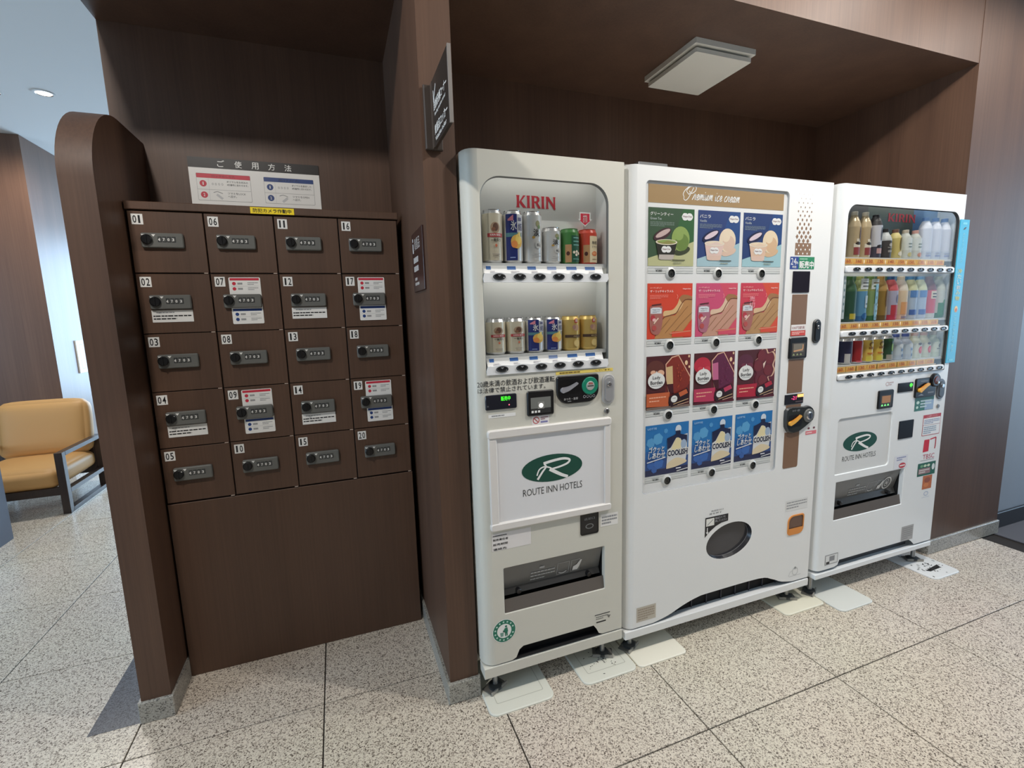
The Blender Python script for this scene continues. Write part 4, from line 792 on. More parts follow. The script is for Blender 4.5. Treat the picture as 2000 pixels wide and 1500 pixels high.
m.ring(sh_, -.004, inn, -.012, DGREY, True); m.ring(sh_, -.004, sh_, 0, DGREY, True); m.flat(inn, -.012, mat('coin_dark', (44, 46, 44), .25)); m.text('おつり・返却', .826, .868, .929, .938, -.0124, C((170, 170, 176))); m.flat(rr(.805, .885, .862, .915, .012), -.0123, C((20, 20, 22), .3)); m.build('coin_panel', v2)
lever(v2, [(.813, .880), (.832, .886), (.853, .897), (.873, .910)], C((240, 176, 70), .4), .018, .010, -.02)
m = MB(); m.disc(.922, .905, .030, -.017, -.011, MGREY, 22, .003); m.disc(.922, .905, .018, -.022, -.016, CHROME, 18, .004); m.rect(.9205, .9235, .892, .918, -.0224, DARK); m.build('coin_slot', v2)
handle(v2, .927, .974, 1.217, 1.320, DGREY, BLACK)
m = MB(); m.rect(.926, .992, .814, .830, -.0006, C((226, 120, 128))); m.greek(.93, .988, .817, .827, 1, -.001, C((250, 220, 220)), rnd); m.ell(.944, .842, .007, .005, -.0006, C((120, 70, 80)), 10); m.ell(.976, .842, .007, .005, -.0006, C((120, 70, 80)), 10); m.build('sticker', v2, 'small pink sticker')
m = MB(); m.rect(.833, .967, .472, .522, -.0006, C((226, 226, 224))); m.greek(.838, .962, .480, .518, 3, -.001, PGREY, rnd, .35); m.build('label_plate', v2)
ORG = C((224, 142, 62), .4); m = MB(); o_ = rr(.851, .949, .356, .449, (.016, .03, .012, .03)); i_ = rr(.857, .943, .362, .443, (.012, .026, .010, .026)); m.ring(o_, -.003, i_, -.003, ORG); m.ring(o_, -.003, o_, 0, ORG, True); m.ring(i_, -.003, i_, -.0006, C((150, 96, 50)), True); m.flat(i_, -.0006, C((104, 76, 62), .25)); m.flat([(.857, .366), (.862, .362), (.925, .362), (.943, .375), (.943, .388), (.857, .388)], -.0034, ORG); m.build('coin_return', v2, 'orange coin return cup')
m = MB(); ob = ellp(OC[0], OC[1], .118, .071, 40, .13); m.ring(ob, .016, ellp(OC[0], OC[1], .108, .064, 40, .13), .12, C((120, 118, 120), .4), True); m.flat(ellp(OC[0], OC[1], .108, .064, 40, .13), .12, C((96, 96, 100), .4)); m.build('pickup_recess', v2)
m = MB(); m.flat(ob, .018, mat('oval_flap', (66, 66, 70), .12)); m.build('pickup_flap', v2, 'dark oval delivery flap')
m = MB(); m.flat([(.384, .526), (.505, .526), (.505, .494), (.470, .491), (.440, .481), (.410, .463), (.384, .440)], -.0006, PRINT); m.rect(.389, .431, .488, .520, -.001, C((236, 236, 230))); m.text('取出口ドアを', .436, .49, .511, .521, -.001, C((200, 200, 206)), .0, 1); m.text('押してください', .436, .498, .498, .508, -.001, C((200, 200, 206)), .0, 1); m.ribbon([(.396, .482), (.396, .460)], .004, -.001, PW); m.flat([(.389, .463), (.403, .463), (.396, .452)], -.001, PW); m.ribbon([(.395, .493), (.412, .505), (.424, .514)], .003, -.0014, PGREY)
m.text('商品取出口', .414, .478, .547, .554, -.0006, C((90, 92, 96)), .0, 1); m.text('扉を押す', .404, .47, .535, .543, -.0006, C((90, 92, 96)), .0, 1); m.build('flap_instruction', v2, 'black arrow instruction sticker')
m = MB(); m.rect(.054, .146, .146, .209, -.0006, C((196, 188, 174))); m.greek(.06, .14, .152, .203, 5, -.001, C((166, 152, 136)), rnd); m.build('maker_plate', v2)
m = MB(); m.ribbon([(.875, .152), (.884, .172), (.90, .178)], .002, -.0006, C((196, 198, 198))); m.ring(ellp(.915, .172, .018, .020, 20), -.0006, ellp(.915, .172, .015, .017, 20), -.0006, C((196, 198, 198))); m.flat([(.908, .182), (.922, .182), (.915, .197)], -.0006, C((180, 182, 182))); m.rect(.88, .952, .150, .152, -.0006, C((200, 202, 202))); m.build('emblem_print', v2)

# ================================================================== MACHINE 3 (white soft-drink machine)
v3 = thing('vending_machine', 'white soft drink vending machine with a blue side banner by the walnut pier', 'vending machine', (2.752, .3643, 0), 0, 'vending machines in the alcove')
W3 = .850; x0 = .0301; E3 = [(x * .7, y) for x, y in EDGE]
m = MB(); m.box(.003, W3 - .002, .098, .80, .105, 1.868, WHITE3); m.build('cabinet', v3)
m = MB(); left_edge(m, .143, 1.877, WHITE3, E3)
m.flat([(x0, .143), (.125, .143), (.150, .150), (.160, .173), (.668, .173), (.690, .160), (.715, .138), (W3, .138), (W3, .37), (x0, .37)], 0, WHITE3)
band(m, x0, W3, .37, .576, (.098, .584, .378, .568), .003, .02, WHITE3); m.rect(x0, W3, .576, .592, 0, WHITE3)
band(m, x0, W3, .592, .877, (.083, .458, .601, .868), (.008, .02, .02, .02), .006, WHITE3); m.rect(x0, W3, .877, 1.034, 0, WHITE3)
band(m, x0, W3, 1.034, 1.81, (.052, .816, 1.042, 1.796), (.006, .006, .05, .05), .012, WHITE3, DGREY); m.rect(x0, W3, 1.81, 1.877, 0, WHITE3)
m.add([(W3, 0, .138), (W3, .10, .138), (W3, .10, 1.877), (W3, 0, 1.877)], [(0, 1, 2, 3)], WHITE3); m.add([(x0, 0, 1.877), (W3, 0, 1.877), (W3, .10, 1.877), (x0, .10, 1.877)], [(0, 1, 2, 3)], WHITE3); m.build('door', v3)
m = MB(); m.box(.14, .70, .03, .07, .13, .18, C((58, 58, 60))); m.build('intake_grille', v3)
slab(v3, 'base_rail', 0, W3, .106, .130, -.004, .05, WHITE3, .003, .0015); feet(v3, (.04, .81), .05, .105)
INT3 = C((214, 220, 222), .6); m = MB(); a, b, c, d, e, z1 = .046, .824, .0125, .085, 1.034, 1.862
m.add([(a, c, e), (b, c, e), (b, c, z1), (a, c, z1), (a, d, e), (b, d, e), (b, d, z1), (a, d, z1)], [(4, 5, 6, 7), (0, 1, 5, 4), (3, 2, 6, 7), (0, 3, 7, 4), (1, 2, 6, 5)], INT3); m.build('display_case', v3)
m = MB(); m.rect(.30, .62, 1.690, 1.85, .0845, C((84, 98, 92))); m.rect(.62, .80, 1.690, 1.85, .0843, C((88, 128, 170))); m.rect(.05, .30, 1.58, 1.85, .0845, C((72, 74, 76))); m.rect(.05, .50, 1.30, 1.505, .0845, C((70, 110, 84))); m.rect(.50, .78, 1.30, 1.505, .0845, C((90, 140, 180))); m.rect(.05, .4, 1.11, 1.23, .0845, C((110, 100, 70)))
kirin(m, .438, .645, 1.755, 1.792, .0838, C((190, 60, 72))); m.build('backdrop', v3, 'printed backdrop with a red brand name')
SH3 = (1.580, 1.300, 1.108); RAILZ = ((1.512, 1.542), (1.236, 1.263), (1.044, 1.071))
for k, (zs, (ra, rb_)) in enumerate(zip(SH3, RAILZ)):
    s_ = MB(); s_.box(.05, .82, .013, .084, zs - .010, zs, C((210, 214, 214))); s_.build('shelf', v3)
    s_ = MB(); s_.plate(.056, .806, ra, rb_, -.006, .012, mat('rail_white', (232, 234, 236), .3), .010, .004); s_.build('button_rail', v3)
    buttons(v3, [.120 + .0715 * i for i in range(10)], (ra + rb_) / 2, .0225, .0085, -.0062)
    s_ = MB(); s_.rect(.052, .765, rb_, zs - .030, .010, C((196, 184, 160))); s_.build('tag_rail', v3)
    for i in range(10):
        x = .085 + .0703 * i; q = MB(); w_ = .066 if i % 2 == 0 else .062; q.plate(x - .034, x - .034 + w_, zs - .030, zs - .006, .0085, .012, C((246, 196, 96)), .001); q.rect(x - .031, x + .026, zs - .028, zs - .021, .0082, C((240, 168, 66)))
        q.text(('160', '160', '130', '130', '140', '150', '150', '130', '110', '110')[i], x - .022, x + .014, zs - .024, zs - .010, .0079, C((206, 96, 40)), .02, 1); q.build('price_tag', v3)
m = MB(); m.flat(rr(.053, .815, 1.043, 1.795, (.006, .006, .05, .05), 10), .0112 - .004, GLASS); m.build('window_pane', v3, 'clear display window')
m = MB(); BL = C((38, 170, 206), .35); m.plate(.816, .887, 1.076, 1.763, -.0045, -.0015, BL, .002, .0008); m.ell(.854, 1.722, .012, .004, -.005, C((70, 60, 60)), 10, .5)
m.rect(.835, .868, 1.74, 1.75, -.005, C((120, 210, 230)))
for k, ch in enumerate('あたたかいのみもの'): m.text(ch, .843, .860, 1.690 - k * .016, 1.702 - k * .016, -.005, C((150, 220, 236)), .0, 1)
for k, (ch, cc) in enumerate((('冷', (214, 214, 110)), ('た', (214, 226, 200)), ('い', (224, 224, 230)), ('飲', (206, 220, 226)), ('み', (206, 216, 180)), ('物', (220, 206, 110)))): m.text(ch, .834, .866, 1.512 - k * .026, 1.533 - k * .026, -.005, C(cc), .02, 1)
m.ell(.850, 1.340, .013, .016, -.005, C((240, 200, 130)), 14); m.ell(.851, 1.336, .008, .009, -.0053, C((206, 96, 60)), 12)
for k, ch in enumerate('ここからえらべます'): m.text(ch, .841, .859, 1.295 - k * .0205, 1.310 - k * .0205, -.005, C((160, 224, 240)), .02, 1)
m.rect(.835, .868, 1.085, 1.095, -.005, C((120, 210, 230))); m.build('side_banner', v3, 'narrow sky blue banner with white lettering')
for (x, za, zb, cc) in ((.072, 1.315, 1.500, (214, 224, 228)), (.285, 1.305, 1.465, (150, 200, 226))):
    q = MB(); q.plate(x, x + .015, za, zb, .0125, .014, C(cc), .002); 
    for i in range(5): q.ell(x + .0075, zb - .03 - i * .03, .004, .007, .0122, C((120, 150, 160)), 8)
    q.build('promo_strip', v3)
case_fill_lamp(v3, .08, .79, 1.846, .16); case_fill_lamp(v3, .06, .70, 1.563, .14); case_fill_lamp(v3, .06, .70, 1.283, .12)
# ---- drinks of machine 3
G3 = 'drinks in the white soft drink machine'
PET = mat('pet_clear', (206, 214, 218), .15)
def bottle(R, h, prof, cap, patches, name='drink_bottle'):
    c = Can.__new__(Can); MB.__init__(c); c.R = R; c.h = h; c.w = wrap(R); c.L = 0
    c.lathe([(0, 0, prof[0][2])] + [(r * R, z * h, mt) for r, z, mt in prof], 0, 0, 0, 20)
    for f in patches: f(c)
    o = c.build(name)
    k = MB(); rc = R * .48; zc = prof[-1][1] * h; k.lathe([(rc, zc - .006, cap), (rc, zc + .008, cap), (rc * .9, zc + .0095, cap), (0, zc + .0095, cap)], 0, 0, 0, 16); k.build('cap', o)
    return o
def shape(body, label, l0, l1, shoulder, neck=None, sh=.68):
    neck = neck or shoulder
    return [(.92, .0, body), (1, .03, body), (1, l0, label), (1, l1, shoulder), (.97, sh, shoulder), (.80, sh + .10, shoulder), (.50, sh + .20, neck), (.42, .94, neck)]
pw = lambda a, b, z0, z1, mt: (lambda c: c.patch(a, b, z0 * c.h, z1 * c.h, mt))
ow = lambda x, z, a, b, mt: (lambda c: c.oval(x, z * c.h, a, b, mt))
tw = lambda t, a, b, z0, z1, mt: (lambda c: c.word(t, a, b, z0 * c.h, z1 * c.h, mt))
BGE = mat('bottle_beige', (206, 186, 150), .3, .2); CREAM = C((232, 224, 206)); CAPW = C((232, 234, 236)); CAPB = C((46, 44, 46)); CAPBL = C((66, 120, 190))
def coffee(body, lab, capm): return bottle(.0275, .200, shape(body, lab, .30, .66, body, None, .68), capm, [pw(-.02, .02, .06, .22, C((150, 70, 70))), pw(-.022, .022, .22, .30, CREAM), ow(.0, .30, .016, .006, C((60, 50, 44))), ow(.006, .50, .005, .032, C((96, 66, 52))), pw(-.012, .0, .34, .40, CREAM)])
R1 = [(coffee(BGE, BGE, CREAM), 'tall beige coffee bottle starting the top row of the soft drink machine'), (coffee(BGE, BGE, CREAM), 'tall beige coffee bottle beside the silver labelled bottle'),
 (bottle(.0275, .192, shape(C((70, 68, 84)), C((206, 208, 218)), .26, .74, C((60, 58, 60)), None, .74), CAPB, [ow(.004, .54, .005, .03, C((60, 60, 70))), pw(-.016, .016, .10, .22, C((200, 160, 160))), ow(.0, .27, .016, .006, C((50, 46, 50)))]), 'tall silver labelled bottle with a black cap in the top row'),
 (bottle(.0275, .130, shape(C((62, 60, 62)), C((70, 66, 66)), .1, .6, C((200, 204, 204)), None, .66), CAPB, [ow(.002, .45, .010, .008, C((180, 176, 170))), pw(-.012, .012, .2, .27, C((160, 156, 150))), pw(-.014, .014, .34, .38, C((140, 136, 130)))]), 'short black coffee bottle in the top row'),
 (bottle(.0275, .130, shape(C((200, 186, 126)), C((206, 190, 120)), .1, .7, C((214, 198, 130)), None, .68), C((120, 84, 70)), [ow(.0, .5, .007, .03, C((120, 104, 50))), ow(.0, .16, .012, .01, CREAM)]), 'short yellow tea bottle with a brown cap in the top row'),
 (bottle(.0275, .130, shape(C((206, 212, 210)), C((220, 228, 228)), .3, .72, C((190, 196, 190)), None, .68), C((196, 186, 170)), [pw(-.012, .012, .5, .53, C((130, 150, 150))), pw(-.012, .012, .4, .43, C((130, 150, 150))), ow(.0, .14, .014, .010, C((206, 196, 140)))]), 'short white bottle with a beige cap in the top row'),
 (bottle(.0275, .130, shape(C((206, 212, 210)), C((220, 228, 228)), .3, .72, C((190, 196, 190)), None, .68), C((206, 160, 150)), [pw(-.012, .012, .5, .53, C((130, 150, 150))), pw(-.012, .012, .4, .43, C((130, 150, 150))), ow(.0, .14, .014, .010, C((206, 150, 130)))]), 'short white bottle with a pinkish cap in the top row')]
for k in range(3): R1.append((bottle(.0285, .195, shape(C((200, 208, 222)), C((212, 218, 232)), .20, .72, C((226, 230, 240)), C((150, 180, 220)), .70), CAPBL, [pw(-.02, .02, .06, .10, C((150, 160, 196))), pw(-.02, .02, .13, .16, C((176, 186, 210)))]), ('tall pale blue capped water bottle beside the pinkish capped bottle', 'tall pale blue capped water bottle between two others alike', 'tall pale blue capped water bottle ending the top row by the banner')[k]))
for k, (o, lb) in enumerate(R1): place(o, v3, .158 + .0702 * k, .047, SH3[0], lb, 'bottle', G3)
def tea(c1, c2, c3, cap, lb, extra=()): return (bottle(.0315, .204, shape(c1, c2, .12, .66, c3, None, .70), cap, list(extra)), lb)
R2 = [tea(C((60, 90, 80)), C((46, 84, 66)), C((60, 96, 66)), C((70, 120, 60)), 'dark green tea bottle behind the white strip in the middle row', [pw(-.02, .02, .06, .18, C((196, 180, 60)))]),
 tea(C((60, 110, 160)), C((96, 150, 186)), C((170, 180, 120)), C((190, 196, 120)), 'blue labelled tea bottle with a white paper card in the middle row', [pw(-.026, .026, .70, .93, C((226, 230, 230))), pw(-.018, .018, .82, .85, C((110, 116, 120))), pw(-.018, .018, .75, .78, C((110, 116, 120))), pw(-.004, .016, .3, .56, C((190, 206, 216))), pw(.0, .014, .36, .40, C((110, 130, 140))), ow(.0, .12, .016, .014, C((40, 100, 160)))]),
 tea(C((60, 110, 74)), C((140, 166, 110)), C((150, 160, 96)), C((120, 150, 80)), 'pale green labelled tea bottle with a white paper card in the middle row', [pw(-.026, .026, .70, .92, C((222, 228, 220))), pw(-.018, .018, .82, .85, C((130, 110, 80))), pw(-.018, .018, .75, .78, C((90, 120, 80))), ow(.010, .55, .008, .016, C((50, 110, 70))), pw(-.012, .014, .14, .38, C((226, 230, 216))), pw(-.006, .010, .2, .24, C((90, 94, 90))), pw(-.006, .010, .3, .33, C((90, 94, 90)))]),
 tea(C((110, 84, 44)), C((150, 120, 60)), C((176, 140, 80)), C((190, 150, 80)), 'amber tea bottle behind the blue strip in the middle row', [ow(.0, .5, .008, .04, C((110, 80, 40)))]),
 tea(C((196, 60, 84)), C((176, 176, 200)), C((204, 96, 100)), C((56, 100, 150)), 'pink drink bottle with a grey label in the middle row', [ow(.006, .48, .009, .02, C((110, 110, 140))), pw(-.024, .024, .10, .34, C((190, 64, 76)))]),
 tea(C((222, 190, 170)), C((226, 206, 176)), C((226, 218, 204)), C((232, 224, 200)), 'peach and cream bottle in the middle row', [pw(-.024, .024, .12, .40, C((222, 166, 116))), pw(-.02, .02, .03, .08, C((150, 140, 160)))]),
 tea(C((190, 200, 216)), C((176, 196, 220)), C((206, 210, 170)), C((90, 150, 200)), 'blue and white drink bottle beside the peach and cream bottle', [pw(-.028, .028, .50, .66, C((90, 136, 196))), pw(-.028, .028, .10, .22, C((76, 110, 180)))]),
 tea(C((190, 200, 216)), C((176, 196, 220)), C((206, 210, 170)), C((90, 150, 200)), 'blue and white drink bottle beside the rose pink labelled bottle', [pw(-.028, .028, .50, .66, C((90, 136, 196))), pw(-.028, .028, .10, .22, C((76, 110, 180)))]),
 tea(C((206, 210, 206)), C((214, 84, 104)), C((120, 70, 74)), C((130, 90, 80)), 'dark bottle with a rose pink label in the middle row', [pw(-.020, .020, .46, .64, C((226, 214, 196))), pw(-.014, .016, .56, .59, C((50, 46, 46))), pw(-.014, .016, .49, .52, C((50, 46, 46)))]),
 tea(C((60, 120, 84)), C((206, 214, 206)), C((200, 206, 190)), C((190, 196, 170)), 'white and green bottle at the end of the middle row', [pw(-.026, .026, .06, .36, C((60, 134, 88)), ), ow(.006, .38, .010, .012, C((96, 160, 110)))])]
for k, (o, lb) in enumerate(R2): place(o, v3, .158 + .0702 * k, .049, SH3[1], lb, 'bottle', G3)
def can3(body, fs, nm='drink_can'):
    c = Can(.030, .118, body, None, 24)
    for f in fs: f(c)
    return c.build(nm)
yel = lambda: can3(C((226, 196, 96), .3), [ow(.0, .72, .014, .012, C((150, 110, 50))), ow(.002, .70, .010, .008, C((226, 196, 96), .3)), pw(-.016, .016, .54, .62, C((150, 104, 40))), pw(-.02, .02, .34, .40, C((206, 130, 60))), pw(-.024, .024, .06, .26, C((226, 214, 90)))])
pal = lambda: bottle(.0315, .122, shape(C((196, 210, 226)), C((206, 220, 232)), .2, .6, C((196, 206, 220)), None, .60), C((80, 100, 170)), [ow(-.002, .56, .012, .010, C((230, 236, 240))), ow(.002, .40, .008, .006, C((130, 160, 200))), ow(.004, .18, .004, .008, C((80, 130, 180)))])
app = lambda: bottle(.0315, .122, shape(C((206, 212, 196)), C((216, 218, 202)), .2, .6, C((214, 212, 180)), None, .60), C((190, 150, 130)), [ow(.0, .34, .012, .018, C((212, 74, 84))), ow(-.002, .36, .006, .009, C((230, 110, 116))), ow(-.006, .58, .010, .006, C((90, 80, 80)))])
R3 = [(can3(C((50, 52, 84), .3), [pw(-.026, .0, .08, .42, C((206, 206, 206))), pw(.006, .016, .08, .9, C((150, 140, 150)))]), 'dark navy can at the start of the bottom row', 'can'),
 (can3(C((168, 48, 52), .3), [tw('COLA', .002, .014, .2, .86, CREAM), pw(-.02, .02, .06, .12, C((226, 110, 120)))]), 'red can with white upright lettering in the bottom row', 'can'),
 (yel(), 'yellow drink can beside the red can in the bottom row', 'can'), (yel(), 'yellow drink can beside the dark green can in the bottom row', 'can'),
 (can3(C((52, 84, 64), .3), [ow(.004, .56, .008, .020, C((150, 190, 90))), pw(-.02, .02, .78, .9, C((60, 110, 60))), pw(-.024, .024, .06, .26, C((170, 166, 156)))]), 'dark green can with a lime oval in the bottom row', 'can'),
 (pal(), 'pale blue bottle with indigo cap beside the dark green can', 'bottle'), (pal(), 'pale blue bottle with indigo cap beside a red apple bottle', 'bottle'), (app(), 'red apple printed bottle beside the pale blue bottle', 'bottle'), (app(), 'red apple printed bottle beside the pale green bottle', 'bottle'),
 (bottle(.0315, .122, shape(C((200, 212, 196)), C((214, 222, 206)), .2, .6, C((200, 210, 186)), None, .60), C((176, 166, 150)), [ow(.004, .46, .007, .010, C((96, 100, 96))), pw(-.012, .014, .32, .36, C((130, 134, 126)))]), 'pale green bottle at the end of the bottom row', 'bottle')]
for k, (o, lb, ct) in enumerate(R3): place(o, v3, .158 + .0702 * k, .049, SH3[2], lb, ct, G3)
# ---- controls
m = MB(); m.ring(ellp(.397, 1.004, .012, .010, 14), -.0006, ellp(.397, 1.004, .009, .007, 14), -.0006, C((206, 176, 176))); m.greek(.41, .44, .994, 1.014, 2, -.0006, C((206, 186, 186)), rnd); m.build('sticker', v3)
bill(v3, .335, .440, .888, .976, 3)
d3 = slab(v3, 'price_display', .473, .584, .955, 1.000, -.003, 0, mat('display_black3', (30, 30, 32), .15), .002, .001)
m = MB(); m.ell(.566, .986, .011, .009, -.0034, mat('green_display', (70, 235, 50), .5), 14); m.rect(.56, .574, .970, .974, -.0034, C((40, 120, 50))); m.build('display_text', d3)
m = MB(); m.plate(.597, .752, .918, 1.013, -.008, 0, BLACK, .010, .003); m.rect(.628, .685, .996, 1.002, -.0084, C((110, 110, 112))); m.rect(.69, .735, .935, .943, -.0084, C((110, 110, 112))); m.flat([(.615, .928), (.66, .928), (.64, .938)], -.0084, PGREY); m.build('coin_panel', v3)
lever(v3, [(.622, .956), (.642, .966), (.664, .977), (.686, .984)], C((244, 178, 60), .4), .020, .010, -.018)
m = MB(); m.disc(.738, .998, .033, -.016, -.001, BLACK, 24, .004); m.disc(.738, .998, .020, -.019, -.014, C((96, 50, 48), .25), 18, .003); m.disc(.741, .988, .008, -.024, -.018, CHROME, 14, .003); m.build('coin_slot', v3)
handle(v3, .769, .829, .896, .999, C((96, 102, 110), .35), C((70, 74, 80), .35))
m = MB(); m.disc(.794, .861, .010, -.005, 0, STEEL, 16, .002); m.build('key_lock', v3)
m = MB(); m.rect(.612, .758, .850, .917, -.0006, C((52, 116, 104))); m.rect(.69, .757, .851, .90, -.0009, C((150, 176, 206))); m.ell(.635, .892, .012, .008, -.001, C((200, 226, 216)), 12); m.ell(.632, .868, .009, .007, -.001, C((200, 226, 216)), 12); m.greek(.655, .74, .862, .905, 3, -.0012, C((200, 220, 226)), rnd); m.build('sticker', v3, 'green and blue information sticker')
m = MB(); m.rect(.085, .456, .603, .866, .0055, C((222, 224, 224), .35)); route_logo(m, .2495, .743, .1155, .0455, .005, .136, .364, .659, .683); m.build('poster', v3, 'grey white panel with a green oval hotel logo')
slab(v3, 'card_reader', .508, .615, .722, .812, -.003, 0, BLACK, .003, .001)
m = MB(); m.rect(.690, .829, .716, .823, -.0006, C((190, 60, 70))); m.rect(.693, .826, .719, .806, -.0009, C((238, 240, 242))); m.text('ご注意ください', .715, .805, .809, .820, -.001, C((240, 200, 200)), .0, 1); m.rect(.693, .826, .769, .7705, -.0012, C((150, 90, 100))); m.greek(.70, .82, .775, .80, 3, -.0012, C((150, 160, 190)), rnd); m.greek(.70, .80, .724, .764, 4, -.0012, C((150, 170, 190)), rnd); m.build('sticker', v3, 'red headed notice')
m = MB(); m.flat([(.712, .630), (.756, .632), (.757, .694), (.716, .694)], -.0006, C((206, 34, 56))); m.ribbon([(.762, .693), (.808, .699)], .006, -.0006, C((206, 34, 56))); m.ribbon([(.807, .699), (.808, .66), (.805, .640)], .008, -.0006, C((180, 40, 60))); m.text('TBSC', .717, .808, .592, .617, -.0006, C((196, 90, 110)), .0); m.rect(.70, .808, .585, .5875, -.0006, C((150, 150, 156))); m.build('sticker', v3, 'red door emblem with lettering')
m = MB(); m.rect(.685, .826, .505, .573, -.0006, C((40, 100, 84))); 
for k, cc in enumerate(((120, 170, 130), (200, 220, 190), (214, 226, 200))): m.ell(.715 + k * .027, .557, .012, .007, -.001, C(cc), 12)
m.ell(.808, .545, .012, .017, -.001, C((220, 226, 226)), 14); m.rect(.692, .786, .515, .545, -.001, C((150, 120, 124))); m.greek(.697, .78, .519, .541, 2, -.0013, C((220, 214, 210)), rnd); m.build('sticker', v3, 'green recycling sticker')
m = MB(); m.rect(.735, .809, .430, .502, -.0006, C((190, 110, 70))); m.ell(.772, .478, .025, .014, -.001, C((150, 84, 66)), 12); m.ell(.765, .452, .02, .012, -.001, C((210, 130, 80)), 12); m.build('sticker', v3, 'orange photo sticker')
m = MB(); m.ring(ellp(.772, .405, .018, .012, 14), -.0006, ellp(.772, .405, .014, .009, 14), -.0006, C((176, 190, 216))); m.rect(.74, .80, .385, .387, -.0006, C((196, 206, 220))); m.build('sticker', v3)
m = MB(); m.rect(.497, .598, .570, .637, -.0006, C((226, 228, 234))); m.ell(.560, .585, .026, .014, -.001, C((196, 70, 80)), 16); m.rect(.54, .58, .582, .588, -.0013, PW); m.greek(.515, .585, .610, .632, 2, -.001, C((150, 160, 196)), rnd); m.build('sticker', v3, 'red car warning sticker')
port(v3, .098, .584, .378, .568, True)
m = MB(); m.rect(.605, .698, .173, .253, -.0006, C((176, 176, 176))); m.greek(.612, .69, .18, .246, 6, -.001, C((150, 150, 150)), rnd); m.build('maker_plate', v3)
m = MB(); m.rect(.062, .148, .164, .214, -.0006, C((150, 152, 154))); m.rect(.066, .144, .168, .210, -.001, C((226, 228, 228))); m.rect(.09, .125, .18, .205, -.0013, C((140, 142, 146))); m.rect(.070, .092, .168, .18, -.0013, PRINT); m.build('label_plate', v3)

# ================================================================== FLOOR PLATES under the machine feet
PG = 'white floor plates under the machines'
PADM = C((222, 222, 210), .5)
def pad(xa, xb, ya, lab, mt, R=.03, groove=True, yb=None):
    yb = yb or ya + .30; w_, d = xb - xa, yb - ya
    o = thing('floor_plate', lab, 'floor plate', (xa, ya, 0), 0, PG)
    f = lambda x, y, z: (x, z, y); q = MB(f); h = .0075
    p = rr(0, w_, 0, d, (R, R, .004, .004), 6); pi = rr(.004, w_ - .004, .004, d - .004, (R - .003, R - .003, .003, .003), 6)
    q.ring(p, 0, p, h - .003, mt, True); q.ring(p, h - .003, pi, h, mt, True); q.flat(pi, h, mt); q.build('plate', o)
    if groove:
        q = MB(f); gm = C((186, 186, 174), .6); i0 = rr(.035, w_ - .03, .045, d - .01, .006, 3); i1 = rr(.0375, w_ - .0325, .0475, d - .0125, .005, 3); q.ring(i0, h + .0003, i1, h + .0003, gm); q.build('embossed_line', o)
    return o
pad(1.142, 1.388, .308, 'white floor plate under machine corner next to the divider', PADM)
p2 = pad(1.510, 1.744, .310, 'scuffed white floor plate under the beige machine right foot', PADM)
pad(1.749, 1.980, .310, 'cream floor plate under the ice cream machine left foot', C((236, 232, 216), .5), .022, False)
pad(2.540, 2.784, .324, 'cream floor plate under the ice cream machine right foot', C((230, 226, 206), .5), .022, False)
pad(2.789, 3.006, .248, 'grey white floor plate under the soft drink machine left foot', C((216, 218, 212), .5), .03, False, .60)
p6 = pad(3.455, 3.665, .248, 'white floor plate with black scuffs under the machine by the pier', C((226, 228, 228), .5), .03, False, .60)
q = MB(lambda x, y, z: (x, z, .0079 - y)); rk = random.Random(11); SC = C((34, 32, 32), .8)
q.flat([(.045, .070), (.060, .055), (.15, .060), (.165, .085), (.12, .080)], 0, SC)
for k in range(46): x, z = rk.gauss(.10, .04), rk.gauss(.09, .035); q.ell(max(.01, min(.19, x)), max(.02, z), rk.uniform(.001, .008), rk.uniform(.001, .004), 0, SC, 7, rk.uniform(0, 3))
q.build('scuff_marks', p6, 'black scuff marks', 'stuff')
q = MB(lambda x, y, z: (x, z, .0080 - y)); rk = random.Random(4)
for k in range(40): q.ell(rk.gauss(.115, .03), max(.02, rk.gauss(.085, .03)), rk.uniform(.0008, .005), rk.uniform(.0008, .002), 0, SC, 7, rk.uniform(0, 3))
q.build('scuff_marks', p2, 'small dark scuff marks', 'stuff')

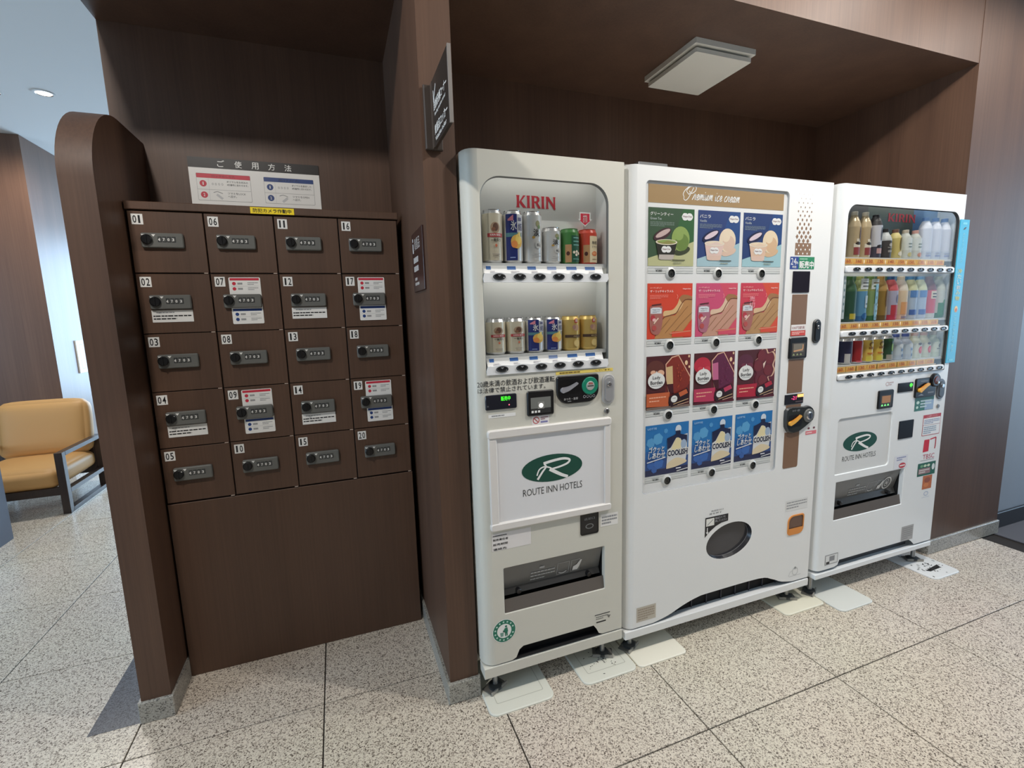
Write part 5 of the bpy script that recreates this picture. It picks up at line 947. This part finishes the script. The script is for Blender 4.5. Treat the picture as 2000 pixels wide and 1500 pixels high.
# ================================================================== LOBBY FURNITURE
TAN = C((206, 158, 98), .55); FRM = wood('dark_frame_wood', (70, 56, 50), (52, 42, 38), .35)
ch = thing('lounge_chair', 'tan upholstered lounge chair with a dark open-sided wooden frame', 'chair', (-1.55, 3.23, 0))
def soft(name, x0, x1, y0, y1, z0, z1, mt, parent, rx=0, pv=None, r=.05, puff=.018):
    q = MB(); N = 12; h = [(x1 - x0) / 2, (y1 - y0) / 2, (z1 - z0) / 2]; c = [(x0 + x1) / 2, (y0 + y1) / 2, (z0 + z1) / 2]; V = []; F = []; ix = {}
    def pt(a):
        k = tuple(round(t, 5) for t in a)
        if k in ix: return ix[k]
        p = [a[i] * h[i] for i in range(3)]; inn = [max(-h[i] + r, min(h[i] - r, p[i])) for i in range(3)]
        d = Vector([p[i] - inn[i] for i in range(3)]); d = d.normalized() if d.length > 1e-9 else Vector((0, 0, 0))
        o = [inn[i] + d[i] * r for i in range(3)]
        for i in range(3):
            if abs(abs(a[i]) - 1) < 1e-6: u, v = [a[t] for t in range(3) if t != i]; o[i] += math.copysign(puff * (1 - u ** 4) * (1 - v ** 4), a[i])
        o = [o[i] + c[i] for i in range(3)]
        if rx: cy, cz = pv; y, z = o[1] - cy, o[2] - cz; o[1] = cy + y * math.cos(rx) - z * math.sin(rx); o[2] = cz + y * math.sin(rx) + z * math.cos(rx)
        ix[k] = len(V); V.append(tuple(o)); return ix[k]
    for ax in range(3):
        for sg in (-1, 1):
            for i in range(N):
                for j in range(N):
                    f = []
                    for (di, dj) in ((0, 0), (1, 0), (1, 1), (0, 1)):
                        a = [0, 0, 0]; a[ax] = sg; a[(ax + 1) % 3] = math.sin(math.pi / 2 * (-1 + 2 * (i + di) / N)); a[(ax + 2) % 3] = math.sin(math.pi / 2 * (-1 + 2 * (j + dj) / N)); f.append(pt(a))
                    F.append(tuple(f) if sg > 0 else tuple(reversed(f)))
    q.add(V, F, mt, True); return q.build(name, parent)
soft('seat_cushion', -.285, .285, .0, .62, .20, .345, TAN, ch)
soft('back_cushion', -.285, .285, .50, .63, .34, .78, TAN, ch, -.16, (.56, .34))
for sx in (-1, 1):
    a, b = sorted((sx * .29, sx * .338)); q = MB(); q.bbox(a, b, 0, .05, 0, .465, FRM, .003); q.build('leg', ch)
    q = MB(); q.bbox(a, b, .60, .65, 0, .465, FRM, .003); q.build('leg', ch)
    q = MB(); q.bbox(a, b, .05, .62, .435, .465, FRM, .003); q.build('armrest', ch)
    for z in (.150, .0): q = MB(); q.bbox(a, b, .05, .60, z, z + .032, FRM, .002); q.build('side_rail', ch)
q = MB(); q.bbox(-.29, .29, .01, .045, .145, .205, FRM, .003); q.build('front_rail', ch)
q = MB(); q.bbox(-.29, .29, .60, .64, .145, .70, FRM, .003); q.build('back_panel', ch)
tb = thing('low_table', 'dark slab-sided low table at the edge of the lounge', 'table', (-1.365, 2.86, 0))
TBM = C((70, 74, 92), .4); q = MB(); q.bbox(-.9, 0, -.55, 0, .46, .50, TBM, .003); q.build('tabletop', tb)
for xx in (-.9, -.04): q = MB(); q.bbox(xx, xx + .04, -.55, 0, 0, .46, TBM, .003); q.build('leg', tb)
wp = thing('wall_panel', 'white rectangular control plate on the lobby side wall', 'panel', (-1.64, 4.80, 1.085))
q = MB(lambda x, y, z: (-y, x, z)); q.plate(-.085, .085, -.16, .16, -.010, 0, PW, .003, .001); q.build('plate', wp)
q = MB(lambda x, y, z: (-y, x, z)); q.ring(rr(-.03, .03, -.12, .12, .01), -.0105, rr(-.027, .027, -.117, .117, .01), -.0105, PGREY); q.build('slot_outline', wp)
bpy.data.objects.remove(_to)
